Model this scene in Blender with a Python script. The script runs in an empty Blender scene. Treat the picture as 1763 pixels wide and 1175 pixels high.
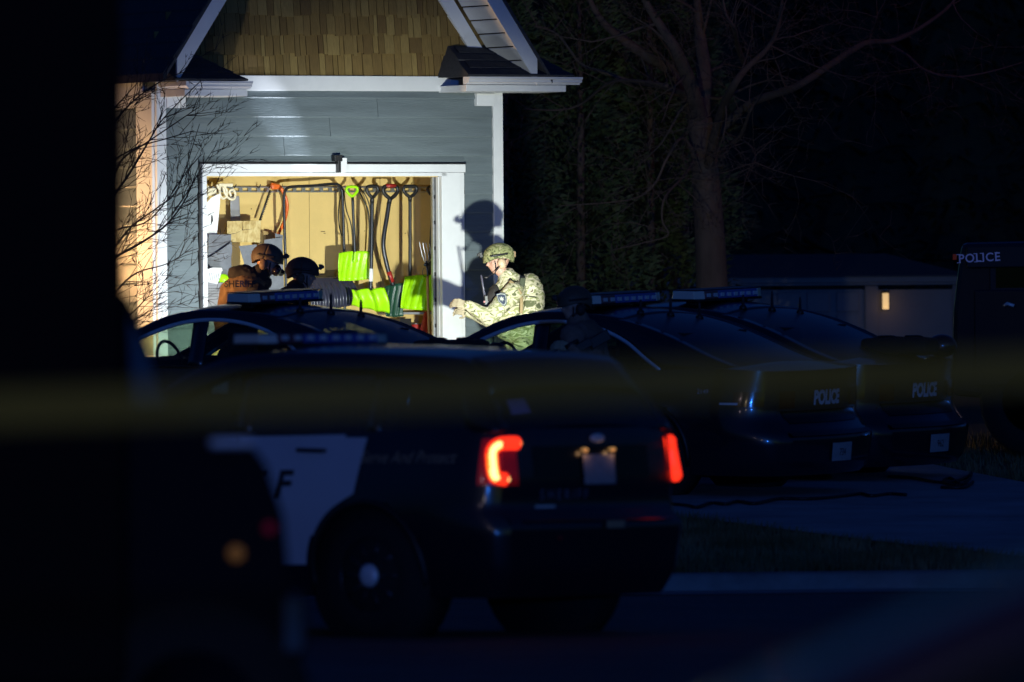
import bpy, bmesh, math, random
from mathutils import Vector, Matrix, Euler, noise
random.seed(7)
R = math.radians
PI = math.pi
sc = bpy.context.scene
col = sc.collection

# ------------------------------------------------------------------ camera
F = 400.0 / 36.0 * 1763.0            # focal length in photograph pixels
CAMZ = 1.7
PITCH = 29.5 / F
ROLL = R(0.45)
cam_d = bpy.data.cameras.new('camera')
cam_d.lens = 400; cam_d.sensor_width = 36
cam_d.clip_start = 0.5; cam_d.clip_end = 2000
cam_d.dof.use_dof = True
cam_d.dof.focus_distance = 105.0
cam_d.dof.aperture_fstop = 4.0
cam = bpy.data.objects.new('camera', cam_d)
cam.location = (0, 0, CAMZ)
cam.rotation_euler = (PI / 2 + PITCH, ROLL, 0)
col.objects.link(cam)
sc.camera = cam
CR = cam.rotation_euler.to_matrix()

def ray(px, py):
    return CR @ Vector(((px - 881.5) / F, -(py - 587.5) / F, -1.0))

def P(px, py, D):
    d = ray(px, py)
    return Vector((0, 0, CAMZ)) + d * (D / d.y)

# ------------------------------------------------------------------ night sky
w = bpy.data.worlds.new('World'); sc.world = w; w.use_nodes = True
nt = w.node_tree; nt.nodes.clear()
sky = nt.nodes.new('ShaderNodeTexSky'); sky.sky_type = 'NISHITA'; sky.sun_disc = False
sky.sun_elevation = R(2); sky.sun_rotation = R(150)
tint = nt.nodes.new('ShaderNodeMix'); tint.data_type = 'RGBA'; tint.blend_type = 'MULTIPLY'; tint.inputs['Factor'].default_value = 1
tint.inputs['B'].default_value = (0.045, 0.19, 1.0, 1)
bg = nt.nodes.new('ShaderNodeBackground'); bg.inputs[1].default_value = 0.068
wo = nt.nodes.new('ShaderNodeOutputWorld')
nt.links.new(sky.outputs[0], tint.inputs['A']); nt.links.new(tint.outputs['Result'], bg.inputs[0]); nt.links.new(bg.outputs[0], wo.inputs[0])
sc.view_settings.view_transform = 'Standard'; sc.view_settings.look = 'None'
sc.view_settings.gamma = 1; sc.view_settings.use_curve_mapping = False
sc.view_settings.exposure = 0.0
sc.cycles.use_denoising = True
sc.cycles.max_bounces = 6
sc.cycles.transparent_max_bounces = 16
sc.cycles.sample_clamp_indirect = 3.0
sc.cycles.caustics_reflective = False
sc.cycles.caustics_refractive = False

# ------------------------------------------------------------------ lamps of the place and added fill lights
def lamp(name, kind, loc, energy, color, radius=0.05, aim=None, cone=60, blend=1.0):
    l = bpy.data.lights.new(name, kind); l.energy = energy; l.color = color
    l.shadow_soft_size = radius
    if kind == 'SPOT':
        l.spot_size = R(cone); l.spot_blend = blend
    o = bpy.data.objects.new(name, l); o.location = loc; col.objects.link(o)
    if aim is not None:
        o.rotation_euler = (Vector(aim) - Vector(loc)).to_track_quat('-Z', 'Y').to_euler()
    return o

# work light of the team on the far side of the middle sedan, low, aimed at the open door
WL = P(940, 618, 98.8)
lamp('work_light', 'SPOT', WL, 3700, (0.93, 1.0, 0.90), 0.06, P(650, 610, 105.4), 55, 1.0)
# lamp standing on the drive before the left corner of the door
lamp('ground_lamp', 'SPOT', P(425, 596, 102.6), 185, (0.82, 0.90, 1.0), 0.05, P(345, 430, 104.9), 110, 1.0)
lamp('drive_lamp', 'POINT', P(430, 600, 102.4), 9, (0.8, 0.85, 1.0), 0.05)
# warm lamp of the house front, hidden behind the near truck, on the officers' backs
lamp('house_front_light', 'SPOT', P(70, 480, 100.7), 330, (1.0, 0.50, 0.18), 0.05, P(455, 480, 101.2), 40, 1.0)
# far street light on the tree limbs, then two added fill lights
lamp('unseen_light', 'SPOT', (9.5, 110, 11), 450, (1.0, 0.36, 0.2), 0.3, (4, 118, 5.5), 50, 1.0)
lamp('unseen_light', 'POINT', (-14, 38, 9), 260, (0.95, 0.72, 0.85), 0.3)  # added fill, warms the tint on the SUV's white side
lamp('unseen_light', 'POINT', (-7, 8, 8), 800, (1.0, 0.80, 0.55), 0.2)  # added warm fill, brightens the barricade tape
# blue flashing light of the vehicles far behind the camera
sun = lamp('blue_emergency_light', 'SUN', (8, -60, 5), 0.27, (0.03, 0.20, 1.0))
sun.data.angle = R(0.5); sun.rotation_euler = Vector((-math.sin(R(5)), math.cos(R(5)), -math.tan(R(2.6)))).to_track_quat('-Z', 'Y').to_euler()

# ------------------------------------------------------------------ ground shape
def dk(x): return 82.2 + 0.2 * max(-8, min(8, x))
def zg(x, y):
    t = y - dk(x)
    if t < 0: return 0.0
    z = 0.12 + 0.04 * min(t, 25)
    if t > 25: z += 0.01 * min(t - 25, 40)
    return z

# ------------------------------------------------------------------ materials
_m = {}
def nodemat(name):
    m = bpy.data.materials.new(name); m.use_nodes = True
    n = m.node_tree; b = n.nodes['Principled BSDF']
    return m, n, b

def mat(name, color, rough=0.6, metal=0.0, coat=0.0, spec=0.5, var=0.0, vscale=8.0, bump=0.0, bscale=40.0,
        emit=None, estr=0.0, stretch=None, sheen=0.0):
    if name in _m: return _m[name]
    m, n, b = nodemat(name)
    b.inputs['Base Color'].default_value = (*color, 1)
    b.inputs['Roughness'].default_value = rough
    b.inputs['Metallic'].default_value = metal
    b.inputs['Coat Weight'].default_value = coat
    b.inputs['Coat Roughness'].default_value = 0.08
    b.inputs['Specular IOR Level'].default_value = spec
    b.inputs['Sheen Weight'].default_value = sheen
    if emit:
        b.inputs['Emission Color'].default_value = (*emit, 1)
        b.inputs['Emission Strength'].default_value = estr
    if var or bump:
        tc = n.nodes.new('ShaderNodeTexCoord')
        mp = n.nodes.new('ShaderNodeMapping')
        if stretch: mp.inputs['Scale'].default_value = stretch
        n.links.new(tc.outputs['Object'], mp.inputs['Vector'])
        oi = n.nodes.new('ShaderNodeObjectInfo')
        va = n.nodes.new('ShaderNodeVectorMath'); va.operation = 'ADD'
        vs = n.nodes.new('ShaderNodeVectorMath'); vs.operation = 'SCALE'; vs.inputs['Scale'].default_value = 30
        cb = n.nodes.new('ShaderNodeCombineXYZ')
        for i in range(3): n.links.new(oi.outputs['Random'], cb.inputs[i])
        n.links.new(cb.outputs[0], vs.inputs[0])
        n.links.new(mp.outputs[0], va.inputs[0]); n.links.new(vs.outputs[0], va.inputs[1])
        if var:
            nz = n.nodes.new('ShaderNodeTexNoise'); nz.inputs['Scale'].default_value = vscale
            nz.inputs['Detail'].default_value = 6; nz.inputs['Roughness'].default_value = 0.65
            n.links.new(va.outputs[0], nz.inputs['Vector'])
            rp = n.nodes.new('ShaderNodeValToRGB')
            rp.color_ramp.elements[0].position = 0.3; rp.color_ramp.elements[1].position = 0.7
            lo = [max(0, c * (1 - var)) for c in color]; hi = [min(1, c * (1 + var)) for c in color]
            rp.color_ramp.elements[0].color = (*lo, 1); rp.color_ramp.elements[1].color = (*hi, 1)
            n.links.new(nz.outputs['Fac'], rp.inputs[0])
            n.links.new(rp.outputs[0], b.inputs['Base Color'])
        if bump:
            nb = n.nodes.new('ShaderNodeTexNoise'); nb.inputs['Scale'].default_value = bscale
            nb.inputs['Detail'].default_value = 5
            n.links.new(va.outputs[0], nb.inputs['Vector'])
            bp = n.nodes.new('ShaderNodeBump'); bp.inputs['Strength'].default_value = bump
            bp.inputs['Distance'].default_value = 0.01
            n.links.new(nb.outputs['Fac'], bp.inputs['Height'])
            n.links.new(bp.outputs[0], b.inputs['Normal'])
    _m[name] = m
    return m

def glassmat(name, tint, gloss=0.08, rough=0.05):
    if name in _m: return _m[name]
    m = bpy.data.materials.new(name); m.use_nodes = True
    n = m.node_tree; n.nodes.clear()
    o = n.nodes.new('ShaderNodeOutputMaterial')
    t = n.nodes.new('ShaderNodeBsdfTransparent'); t.inputs[0].default_value = (*tint, 1)
    g = n.nodes.new('ShaderNodeBsdfGlossy'); g.inputs['Roughness'].default_value = rough
    mx = n.nodes.new('ShaderNodeMixShader')
    fr = n.nodes.new('ShaderNodeLayerWeight'); fr.inputs[0].default_value = 0.5
    pw = n.nodes.new('ShaderNodeMath'); pw.operation = 'POWER'; pw.inputs[1].default_value = 4.5
    ad = n.nodes.new('ShaderNodeMath'); ad.operation = 'MULTIPLY_ADD'; ad.inputs[1].default_value = 0.75; ad.inputs[2].default_value = 0.04 + gloss
    n.links.new(fr.outputs['Facing'], pw.inputs[0]); n.links.new(pw.outputs[0], ad.inputs[0]); n.links.new(ad.outputs[0], mx.inputs[0])
    n.links.new(t.outputs[0], mx.inputs[1]); n.links.new(g.outputs[0], mx.inputs[2])
    n.links.new(mx.outputs[0], o.inputs[0])
    _m[name] = m
    return m

def rampmat(name, stops, scale=6.0, rough=0.9, kind='NOISE', stretch=(1, 1, 1), detail=3.0, bump=0.2, dist=0.0):
    if name in _m: return _m[name]
    m, n, b = nodemat(name)
    tc = n.nodes.new('ShaderNodeTexCoord'); mp = n.nodes.new('ShaderNodeMapping')
    mp.inputs['Scale'].default_value = stretch
    n.links.new(tc.outputs['Object'], mp.inputs['Vector'])
    nz = n.nodes.new('ShaderNodeTexNoise'); nz.inputs['Scale'].default_value = scale
    nz.inputs['Detail'].default_value = detail; nz.inputs['Distortion'].default_value = dist
    n.links.new(mp.outputs[0], nz.inputs['Vector'])
    rp = n.nodes.new('ShaderNodeValToRGB')
    if kind == 'CONSTANT': rp.color_ramp.interpolation = 'CONSTANT'
    el = rp.color_ramp.elements
    while len(el) < len(stops): el.new(0.5)
    for e, (p, c) in zip(el, stops): e.position = p; e.color = (*c, 1)
    n.links.new(nz.outputs['Fac'], rp.inputs[0]); n.links.new(rp.outputs[0], b.inputs['Base Color'])
    b.inputs['Roughness'].default_value = rough
    if bump:
        nb = n.nodes.new('ShaderNodeTexNoise'); nb.inputs['Scale'].default_value = scale * 8
        n.links.new(mp.outputs[0], nb.inputs['Vector'])
        bp = n.nodes.new('ShaderNodeBump'); bp.inputs['Strength'].default_value = bump; bp.inputs['Distance'].default_value = 0.01
        n.links.new(nb.outputs['Fac'], bp.inputs['Height']); n.links.new(bp.outputs[0], b.inputs['Normal'])
    _m[name] = m
    return m

def shakemat(name, base, spread):
    """cedar: every piece takes its own tone from the object's random number, with streaky grain"""
    if name in _m: return _m[name]
    m, n, b = nodemat(name)
    oi = n.nodes.new('ShaderNodeObjectInfo')
    rp = n.nodes.new('ShaderNodeValToRGB')
    el = rp.color_ramp.elements
    while len(el) < len(spread): el.new(0.5)
    for i, (e, c) in enumerate(zip(el, spread)): e.position = i / (len(spread) - 1); e.color = (*c, 1)
    n.links.new(oi.outputs['Random'], rp.inputs[0])
    tc = n.nodes.new('ShaderNodeTexCoord'); mp = n.nodes.new('ShaderNodeMapping'); mp.inputs['Scale'].default_value = (60, 60, 4)
    n.links.new(tc.outputs['Object'], mp.inputs['Vector'])
    nz = n.nodes.new('ShaderNodeTexNoise'); nz.inputs['Scale'].default_value = 1.5; nz.inputs['Detail'].default_value = 5
    n.links.new(mp.outputs[0], nz.inputs['Vector'])
    mx = n.nodes.new('ShaderNodeMix'); mx.data_type = 'RGBA'; mx.blend_type = 'MULTIPLY'
    mx.inputs['Factor'].default_value = 0.7
    n.links.new(rp.outputs[0], mx.inputs['A']); n.links.new(nz.outputs['Color'], mx.inputs['B'])
    r2 = n.nodes.new('ShaderNodeMath'); r2.operation = 'MULTIPLY_ADD'; r2.inputs[1].default_value = 1.0; r2.inputs[2].default_value = 0.3
    n.links.new(nz.outputs['Fac'], r2.inputs[0])
    cb = n.nodes.new('ShaderNodeCombineColor')
    for i in range(3): n.links.new(r2.outputs[0], cb.inputs[i])
    n.links.new(cb.outputs[0], mx.inputs['B'])
    n.links.new(mx.outputs['Result'], b.inputs['Base Color'])
    b.inputs['Roughness'].default_value = 0.85
    bp = n.nodes.new('ShaderNodeBump'); bp.inputs['Strength'].default_value = 0.5; bp.inputs['Distance'].default_value = 0.006
    n.links.new(nz.outputs['Fac'], bp.inputs['Height']); n.links.new(bp.outputs[0], b.inputs['Normal'])
    _m[name] = m
    return m

M = dict(
    siding=mat('siding paint', (0.14, 0.172, 0.185), 0.36, var=0.16, vscale=5, bump=0.5, bscale=60, stretch=(0.25, 1, 3)),
    trim=mat('white trim paint', (0.72, 0.73, 0.74), 0.5, var=0.05, vscale=4, bump=0.08, bscale=90),
    gutter=mat('white aluminium', (0.7, 0.7, 0.72), 0.3, var=0.05, vscale=6),
    shingle=mat('asphalt shingle', (0.045, 0.047, 0.055), 0.9, var=0.3, vscale=30, bump=0.7, bscale=220),
    cedar=shakemat('cedar shake', None, [(0.18, 0.11, 0.03), (0.24, 0.155, 0.043), (0.20, 0.125, 0.035), (0.31, 0.215, 0.067), (0.15, 0.088, 0.025), (0.23, 0.15, 0.04)]),
    tan=mat('tan interior board', (0.66, 0.47, 0.17), 0.75, var=0.10, vscale=1.6, bump=0.08, bscale=60),
    conc=mat('concrete', (0.36, 0.37, 0.38), 0.8, var=0.34, vscale=1.1, bump=0.3, bscale=60),
    asph=mat('asphalt', (0.06, 0.062, 0.066), 0.75, var=0.4, vscale=1.2, bump=0.7, bscale=120),
    darkneedle=mat('dark spruce foliage', (0.010, 0.016, 0.010), 0.95, var=0.4, vscale=2.5),
    lawn=mat('turf soil', (0.035, 0.04, 0.018), 0.95, var=0.4, vscale=6, bump=0.8, bscale=60),
    black=mat('black plastic', (0.012, 0.012, 0.014), 0.45, bump=0.05, bscale=120, var=0.1),
    rubber=mat('tyre rubber', (0.01, 0.01, 0.01), 0.85, var=0.2, vscale=20),
    steel=mat('galvanised steel', (0.45, 0.46, 0.48), 0.35, metal=0.9, var=0.15, vscale=20),
    darkmetal=mat('dark metal tube', (0.03, 0.033, 0.04), 0.32, metal=0.5, var=0.1),
    neon=mat('neon green plastic', (0.36, 0.78, 0.004), 0.36, spec=0.5, var=0.14, vscale=9, bump=.12, bscale=30),
    dgreen=mat('dark green plastic', (0.012, 0.06, 0.035), 0.4, var=0.1),
    red=mat('red paint', (0.35, 0.02, 0.015), 0.4, var=0.1),
    orange=mat('orange plastic', (0.75, 0.14, 0.02), 0.35, var=0.06),
    wood=mat('wooden handle', (0.42, 0.24, 0.08), 0.5, var=0.2, vscale=12, stretch=(3, 3, 0.3)),
    greyboard=mat('grey cement board', (0.17, 0.18, 0.205), 0.85, var=0.22, vscale=9, bump=0.4, bscale=60),
    paint=mat('black car paint', (0.008, 0.010, 0.018), 0.28, coat=0.7, var=0.1, vscale=3),
    whitepaint=mat('white car paint', (0.62, 0.63, 0.68), 0.3, coat=0.5, var=0.03, vscale=3),
    chrome=mat('bright trim metal', (0.80, 0.82, 0.86), 0.45, metal=0.25, var=0.05),
    decal=mat('white reflective lettering', (0.62, 0.66, 0.75), 0.45, var=0.1, vscale=20),
    decalblue=mat('blue reflective sheet', (0.02, 0.10, 0.75), 0.45),
    plate=mat('licence plate', (0.40, 0.36, 0.38), 0.45, var=0.15, vscale=30),
    interior=mat('dark seat cloth', (0.02, 0.021, 0.024), 0.85, var=0.2),
    glass=glassmat('car window glass', (0.62, 0.74, 0.62), 0.02),
    rearglass=glassmat('rear window glass', (0.12, 0.14, 0.16), 0.10, 0.35),
    darkglass=glassmat('privacy glass', (0.06, 0.06, 0.07), 0.10, 0.1),
    lensblue=mat('blue lamp lens', (0.03, 0.09, 0.38), 0.18, coat=0.6),
    lensred=mat('dull red lamp lens', (0.16, 0.04, 0.05), 0.2, coat=0.6),
    lensclear=mat('clear lamp lens', (0.75, 0.72, 0.62), 0.2, coat=0.6),
    bark=mat('tree bark', (0.055, 0.042, 0.036), 0.9, var=0.3, vscale=6, bump=0.8, bscale=25, stretch=(1, 1, 0.3)),
    twig=mat('twig bark', (0.035, 0.024, 0.02), 0.8, var=0.2),
    needle=mat('evergreen foliage', (0.035, 0.06, 0.022), 0.8, var=0.45, vscale=2.5),
    skin=mat('skin', (0.52, 0.30, 0.22), 0.55, var=0.1, vscale=12),
    blackcloth=mat('black cloth', (0.022, 0.020, 0.020), 0.9, var=0.3, vscale=14, bump=0.5, bscale=30),
    camo=rampmat('green tan camouflage cloth', [(0.0, (0.09, 0.10, 0.045)), (0.40, (0.50, 0.46, 0.31)), (0.52, (0.24, 0.25, 0.11)), (0.60, (0.66, 0.60, 0.44)), (0.72, (0.10, 0.065, 0.035))], 9, 0.9, 'CONSTANT', (1, 1, 1.8), 3.0, 0.4, 0.8),
    browncloth=rampmat('brown vest cloth', [(0.3, (0.10, 0.06, 0.03)), (0.7, (0.20, 0.125, 0.06))], 14, 0.9),
    helmetbrown=mat('brown helmet shell', (0.10, 0.075, 0.05), 0.55, var=0.15, vscale=10, bump=0.1),
    helmetdark=mat('dark brown helmet shell', (0.06, 0.04, 0.03), 0.65, var=0.25, vscale=16, bump=0.3),
    osb=rampmat('strand board', [(0.3, (0.36, 0.24, 0.08)), (0.5, (0.52, 0.38, 0.15)), (0.7, (0.62, 0.5, 0.24))], 26, 0.8, 'NOISE', (1, 1, 0.5), 2.0, 0.3, 1.0),
    cream=mat('cream plastic', (0.80, 0.72, 0.52), 0.4, var=0.04),
    white=mat('white plastic', (0.86, 0.87, 0.88), 0.4, var=0.03),
    purple=mat('purple plastic', (0.22, 0.06, 0.45), 0.4, var=0.1),
    greyplastic=mat('grey plastic crate', (0.26, 0.26, 0.28), 0.5, var=0.08),
    cable=mat('black cable', (0.008, 0.008, 0.009), 0.5),
    farwall=mat('pale render wall', (0.17, 0.16, 0.16), 0.85, var=0.12, vscale=1.2, bump=0.1),
    fardoor=mat('grey garage door', (0.12, 0.12, 0.13), 0.6, var=0.08),
    boot=mat('boot leather', (0.03, 0.022, 0.016), 0.6),
    glove=mat('tan glove', (0.36, 0.30, 0.20), 0.8, var=0.2, vscale=30),
    patch=mat('dark emblem cloth', (0.02, 0.03, 0.06), 0.8),
    gold=mat('grey star thread', (0.40, 0.42, 0.36), 0.7),
)

# ------------------------------------------------------------------ mesh builder
class MB:
    def __init__(s): s.v = []; s.f = []; s.sm = []
    def add(s, vs, fs, smooth=False):
        o = len(s.v); s.v += [Vector(x) for x in vs]
        for f in fs: s.f.append([i + o for i in f]); s.sm.append(smooth)
        return s
    def box(s, c, d, rot=None, taper=None):
        x, y, z = d[0] / 2, d[1] / 2, d[2] / 2
        tx = ty = 1
        if taper: tx, ty = taper
        vs = [Vector((a * x * (tx if k > 0 else 1), b * y * (ty if k > 0 else 1), k * z)) for k in (-1, 1) for b in (-1, 1) for a in (-1, 1)]
        if rot is not None: vs = [rot @ v for v in vs]
        vs = [v + Vector(c) for v in vs]
        return s.add(vs, [(0, 2, 3, 1), (4, 5, 7, 6), (0, 1, 5, 4), (2, 6, 7, 3), (0, 4, 6, 2), (1, 3, 7, 5)])
    def hexa(s, p):   # eight corners: bottom four then top four, same order
        return s.add(p, [(3, 2, 1, 0), (4, 5, 6, 7), (0, 1, 5, 4), (1, 2, 6, 5), (2, 3, 7, 6), (3, 0, 4, 7)])
    def tube(s, pts, r, n=8, cap=True, flat=1.0):
        pts = [Vector(p) for p in pts]
        if not isinstance(r, (list, tuple)): r = [r] * len(pts)
        rings = []; ref = None
        for i, p in enumerate(pts):
            a = pts[max(0, i - 1)]; b = pts[min(len(pts) - 1, i + 1)]
            t = (b - a)
            if t.length < 1e-9: t = Vector((0, 0, 1))
            t.normalize()
            if ref is None:
                ref = Vector((0, 1, 0)) if abs(t.y) < 0.9 else Vector((1, 0, 0))
            u = (ref - t * ref.dot(t))
            if u.length < 1e-6: u = t.orthogonal()
            u.normalize(); ref = u; vv = t.cross(u)
            rings.append([p + (u * math.cos(2 * PI * k / n) * flat + vv * math.sin(2 * PI * k / n)) * r[i] for k in range(n)])
        vs = [v for rr in rings for v in rr]; fs = []
        for i in range(len(pts) - 1):
            for k in range(n):
                k2 = (k + 1) % n
                fs.append((i * n + k, i * n + k2, (i + 1) * n + k2, (i + 1) * n + k))
        if cap:
            fs.append(tuple(range(n - 1, -1, -1))); fs.append(tuple((len(pts) - 1) * n + k for k in range(n)))
        return s.add(vs, fs, True)
    def lathe(s, prof, n=24, axis='Z', c=(0, 0, 0), cap=True):   # prof: (radius, height)
        vs = []; fs = []
        for (rr, h) in prof:
            for k in range(n):
                a = 2 * PI * k / n
                x, y = rr * math.cos(a), rr * math.sin(a)
                if axis == 'Z': v = (x, y, h)
                elif axis == 'Y': v = (x, h, y)
                else: v = (h, x, y)
                vs.append(Vector(v) + Vector(c))
        for i in range(len(prof) - 1):
            for k in range(n):
                k2 = (k + 1) % n
                fs.append((i * n + k, i * n + k2, (i + 1) * n + k2, (i + 1) * n + k))
        if cap: fs.append(tuple(range(n))); fs.append(tuple((len(prof) - 1) * n + k for k in range(n)))
        return s.add(vs, fs, True)
    def ell(s, c, r, nu=16, nv=10, rot=None):
        vs = []; fs = []
        for j in range(nv + 1):
            ph = PI * j / nv
            for i in range(nu):
                th = 2 * PI * i / nu
                v = Vector((r[0] * math.sin(ph) * math.cos(th), r[1] * math.sin(ph) * math.sin(th), r[2] * math.cos(ph)))
                if rot is not None: v = rot @ v
                vs.append(v + Vector(c))
        for j in range(nv):
            for i in range(nu):
                i2 = (i + 1) % nu
                fs.append((j * nu + i, (j + 1) * nu + i, (j + 1) * nu + i2, j * nu + i2))
        return s.add(vs, fs, True)
    def caps(s, a, b, ra, rb, n=10):
        a = Vector(a); b = Vector(b); t = b - a; L = t.length
        if L < 1e-6: return s.ell(a, (ra, ra, ra))
        t.normalize(); pts = []; rs = []
        for k in range(4):
            an = PI / 2 * (1 - k / 4); pts.append(a - t * ra * math.sin(an)); rs.append(max(0.0005, ra * math.cos(an)))
        pts.append(a); rs.append(ra); pts.append(b); rs.append(rb)
        for k in range(1, 5):
            an = PI / 2 * k / 4; pts.append(b + t * rb * math.sin(an)); rs.append(max(0.0005, rb * math.cos(an)))
        return s.tube(pts, rs, n)
    def prism(s, poly, fn0, fn1):   # polygon of 2-D points, two maps to 3-D for its faces
        n = len(poly)
        vs = [fn0(*p) for p in poly] + [fn1(*p) for p in poly]
        fs = [tuple(range(n - 1, -1, -1)), tuple(range(n, 2 * n))]
        for i in range(n): j = (i + 1) % n; fs.append((i, j, n + j, n + i))
        return s.add(vs, fs)
    def grid(s, fn, nu, nv, smooth=True, skip=None):
        vs = [fn(i / nu, j / nv) for j in range(nv + 1) for i in range(nu + 1)]
        fs = []
        for j in range(nv):
            for i in range(nu):
                if skip and skip((i + .5) / nu, (j + .5) / nv): continue
                a = j * (nu + 1) + i
                fs.append((a, a + 1, a + nu + 2, a + nu + 1))
        return s.add(vs, fs, smooth)
    def mesh(s, name):
        me = bpy.data.meshes.new(name)
        me.from_pydata([tuple(v) for v in s.v], [], s.f)
        me.polygons.foreach_set('use_smooth', s.sm)
        me.update()
        return me
    def build(s, name, m, parent=None, bevel=0.0, kind=None, shade=None, solid=0.0, fix=True):
        me = s.mesh(name)
        if fix:
            bm = bmesh.new(); bm.from_mesh(me)
            bmesh.ops.recalc_face_normals(bm, faces=bm.faces); bm.to_mesh(me); bm.free()
        me.materials.append(m)
        o = bpy.data.objects.new(name, me); col.objects.link(o)
        if parent is not None: o.parent = parent
        if solid:
            q = o.modifiers.new('thickness', 'SOLIDIFY'); q.thickness = solid; q.offset = -1
        if bevel:
            q = o.modifiers.new('bevel', 'BEVEL'); q.width = bevel; q.segments = 2; q.limit_method = 'ANGLE'
        if kind: o['kind'] = kind
        return o

def tag(o, label, cat, group=None, kind=None):
    o['label'] = label; o['category'] = cat
    if group: o['group'] = group
    if kind: o['kind'] = kind
    return o

def thing(name, label, cat, loc, rot=(0, 0, 0), group=None):
    o = bpy.data.objects.new(name, None); col.objects.link(o)
    o.empty_display_size = 0.1
    o.location = loc; o.rotation_euler = rot
    return tag(o, label, cat, group)

def struct(o):
    o['kind'] = 'structure'; return o

def copy_tree(o, parent=None):
    c = o.copy(); col.objects.link(c)
    if parent is not None: c.parent = parent
    for ch in list(o.children): copy_tree(ch, c)
    return c

def lerp(pts, x):
    if x <= pts[0][0]: return pts[0][1]
    for (a, b), (c, d) in zip(pts, pts[1:]):
        if x <= c: return b + (d - b) * (x - a) / (c - a)
    return pts[-1][1]

def smooth_curve(pts, x):   # monotone-free cubic through points sorted by x
    n = len(pts)
    if x <= pts[0][0]: return pts[0][1]
    if x >= pts[-1][0]: return pts[-1][1]
    for i in range(n - 1):
        if x <= pts[i + 1][0]:
            x0, y0 = pts[i]; x1, y1 = pts[i + 1]; h = x1 - x0
            m0 = (y1 - y0) / h if i == 0 else (y1 - pts[i - 1][1]) / (x1 - pts[i - 1][0])
            m1 = (y1 - y0) / h if i == n - 2 else (pts[i + 2][1] - y0) / (pts[i + 2][0] - x0)
            t = (x - x0) / h
            return (2*t**3 - 3*t*t + 1)*y0 + (t**3 - 2*t*t + t)*h*m0 + (-2*t**3 + 3*t*t)*y1 + (t**3 - t*t)*h*m1

def spline(pts, k=6):
    pts = [Vector(p) for p in pts]; out = []
    for i in range(len(pts) - 1):
        p0 = pts[max(0, i - 1)]; p1 = pts[i]; p2 = pts[i + 1]; p3 = pts[min(len(pts) - 1, i + 2)]
        for j in range(k):
            t = j / k
            out.append(0.5 * ((2 * p1) + (p2 - p0) * t + (2*p0 - 5*p1 + 4*p2 - p3) * t*t + (3*p1 - p0 - 3*p2 + p3) * t**3))
    out.append(pts[-1]); return out

def textmesh(s, size, fn, shear=0.0, offset=0.0, spacing=1.0, squeeze=1.0, right=False):
    """letters laid on a surface: fn(x, y) gives the place of each vertex; centred on 0"""
    cu = bpy.data.curves.new('lettering', 'FONT'); cu.body = s; cu.size = size; cu.shear = shear; cu.offset = offset
    cu.space_character = spacing; cu.resolution_u = 4
    o = bpy.data.objects.new('lettering', cu); col.objects.link(o)
    dg = bpy.context.evaluated_depsgraph_get(); dg.update()
    me = o.evaluated_get(dg).to_mesh()
    vs = [v.co.copy() for v in me.vertices]; fs = [tuple(p.vertices) for p in me.polygons]
    o.to_mesh_clear(); bpy.data.objects.remove(o); bpy.data.curves.remove(cu)
    x0 = min(v.x for v in vs); x1 = max(v.x for v in vs); y0 = min(v.y for v in vs); y1 = max(v.y for v in vs)
    if right: x0 = x1
    mb = MB(); mb.add([fn((v.x - (x0 + x1) / 2) * squeeze, v.y - (y0 + y1) / 2) for v in vs], fs)
    return mb
# ================================================================== GROUND
def dk_line(x): return dk(x)
def ground_sheet():
    mb = MB()
    xs = [-120, -60, -30, -16] + [-10 + i * 1.0 for i in range(27)] + [24, 40, 70, 120]
    ts = [-200, -120, -60, -20, -8, -2, -0.02, 0.13] + [0.13 + i * 1.0 for i in range(1, 30)] + [36, 50, 66, 90, 140, 220, 400]
    nx = len(xs)
    vs = []
    for t in ts:
        for x in xs:
            y = dk(x) + t
            z = zg(x, y) if t >= 0.1 else -0.02
            if t >= 0.1: z += 0.0
            vs.append((x, y, z - 0.03 + (0.012 * noise.noise(Vector((x * 1.3, y * 1.3, 0))) if t > 0.5 else 0)))
    fs = [(j * nx + i, j * nx + i + 1, (j + 1) * nx + i + 1, (j + 1) * nx + i) for j in range(len(ts) - 1) for i in range(nx - 1)]
    mb.add(vs, fs, True)
    return struct(mb.build('ground', M['lawn']))
ground_sheet()

def flat_strip(name, t0, t1, z, m, x0=-60, x1=60, n=60, kind=True):
    mb = MB()
    mb.grid(lambda a, b: Vector((x0 + (x1 - x0) * a, dk(x0 + (x1 - x0) * a) + t0 + (t1 - t0) * b, z(a, b) if callable(z) else z)), n, 2)
    return struct(mb.build(name, m))
flat_strip('street', -70, -1.25, 0.0, M['asph'])
flat_strip('gutter_pan', -1.25, -0.04, 0.006, mat('gutter concrete', (.22, .23, .24), .8, var=.4, vscale=1.3, bump=.3))
mb = MB()
seg = [(-0.06, 0.0), (-0.04, 0.10), (0.0, 0.125), (0.14, 0.13)]
mb.grid(lambda a, b: Vector((-60 + 120 * a, dk(-60 + 120 * a) + seg[round(b * 3)][0], seg[round(b * 3)][1] + 0.002)), 60, 3)
struct(mb.build('kerb', mat('weathered kerb concrete', (.20, .21, .22), .85, var=.4, vscale=1.6, bump=.4, bscale=50)))

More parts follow.
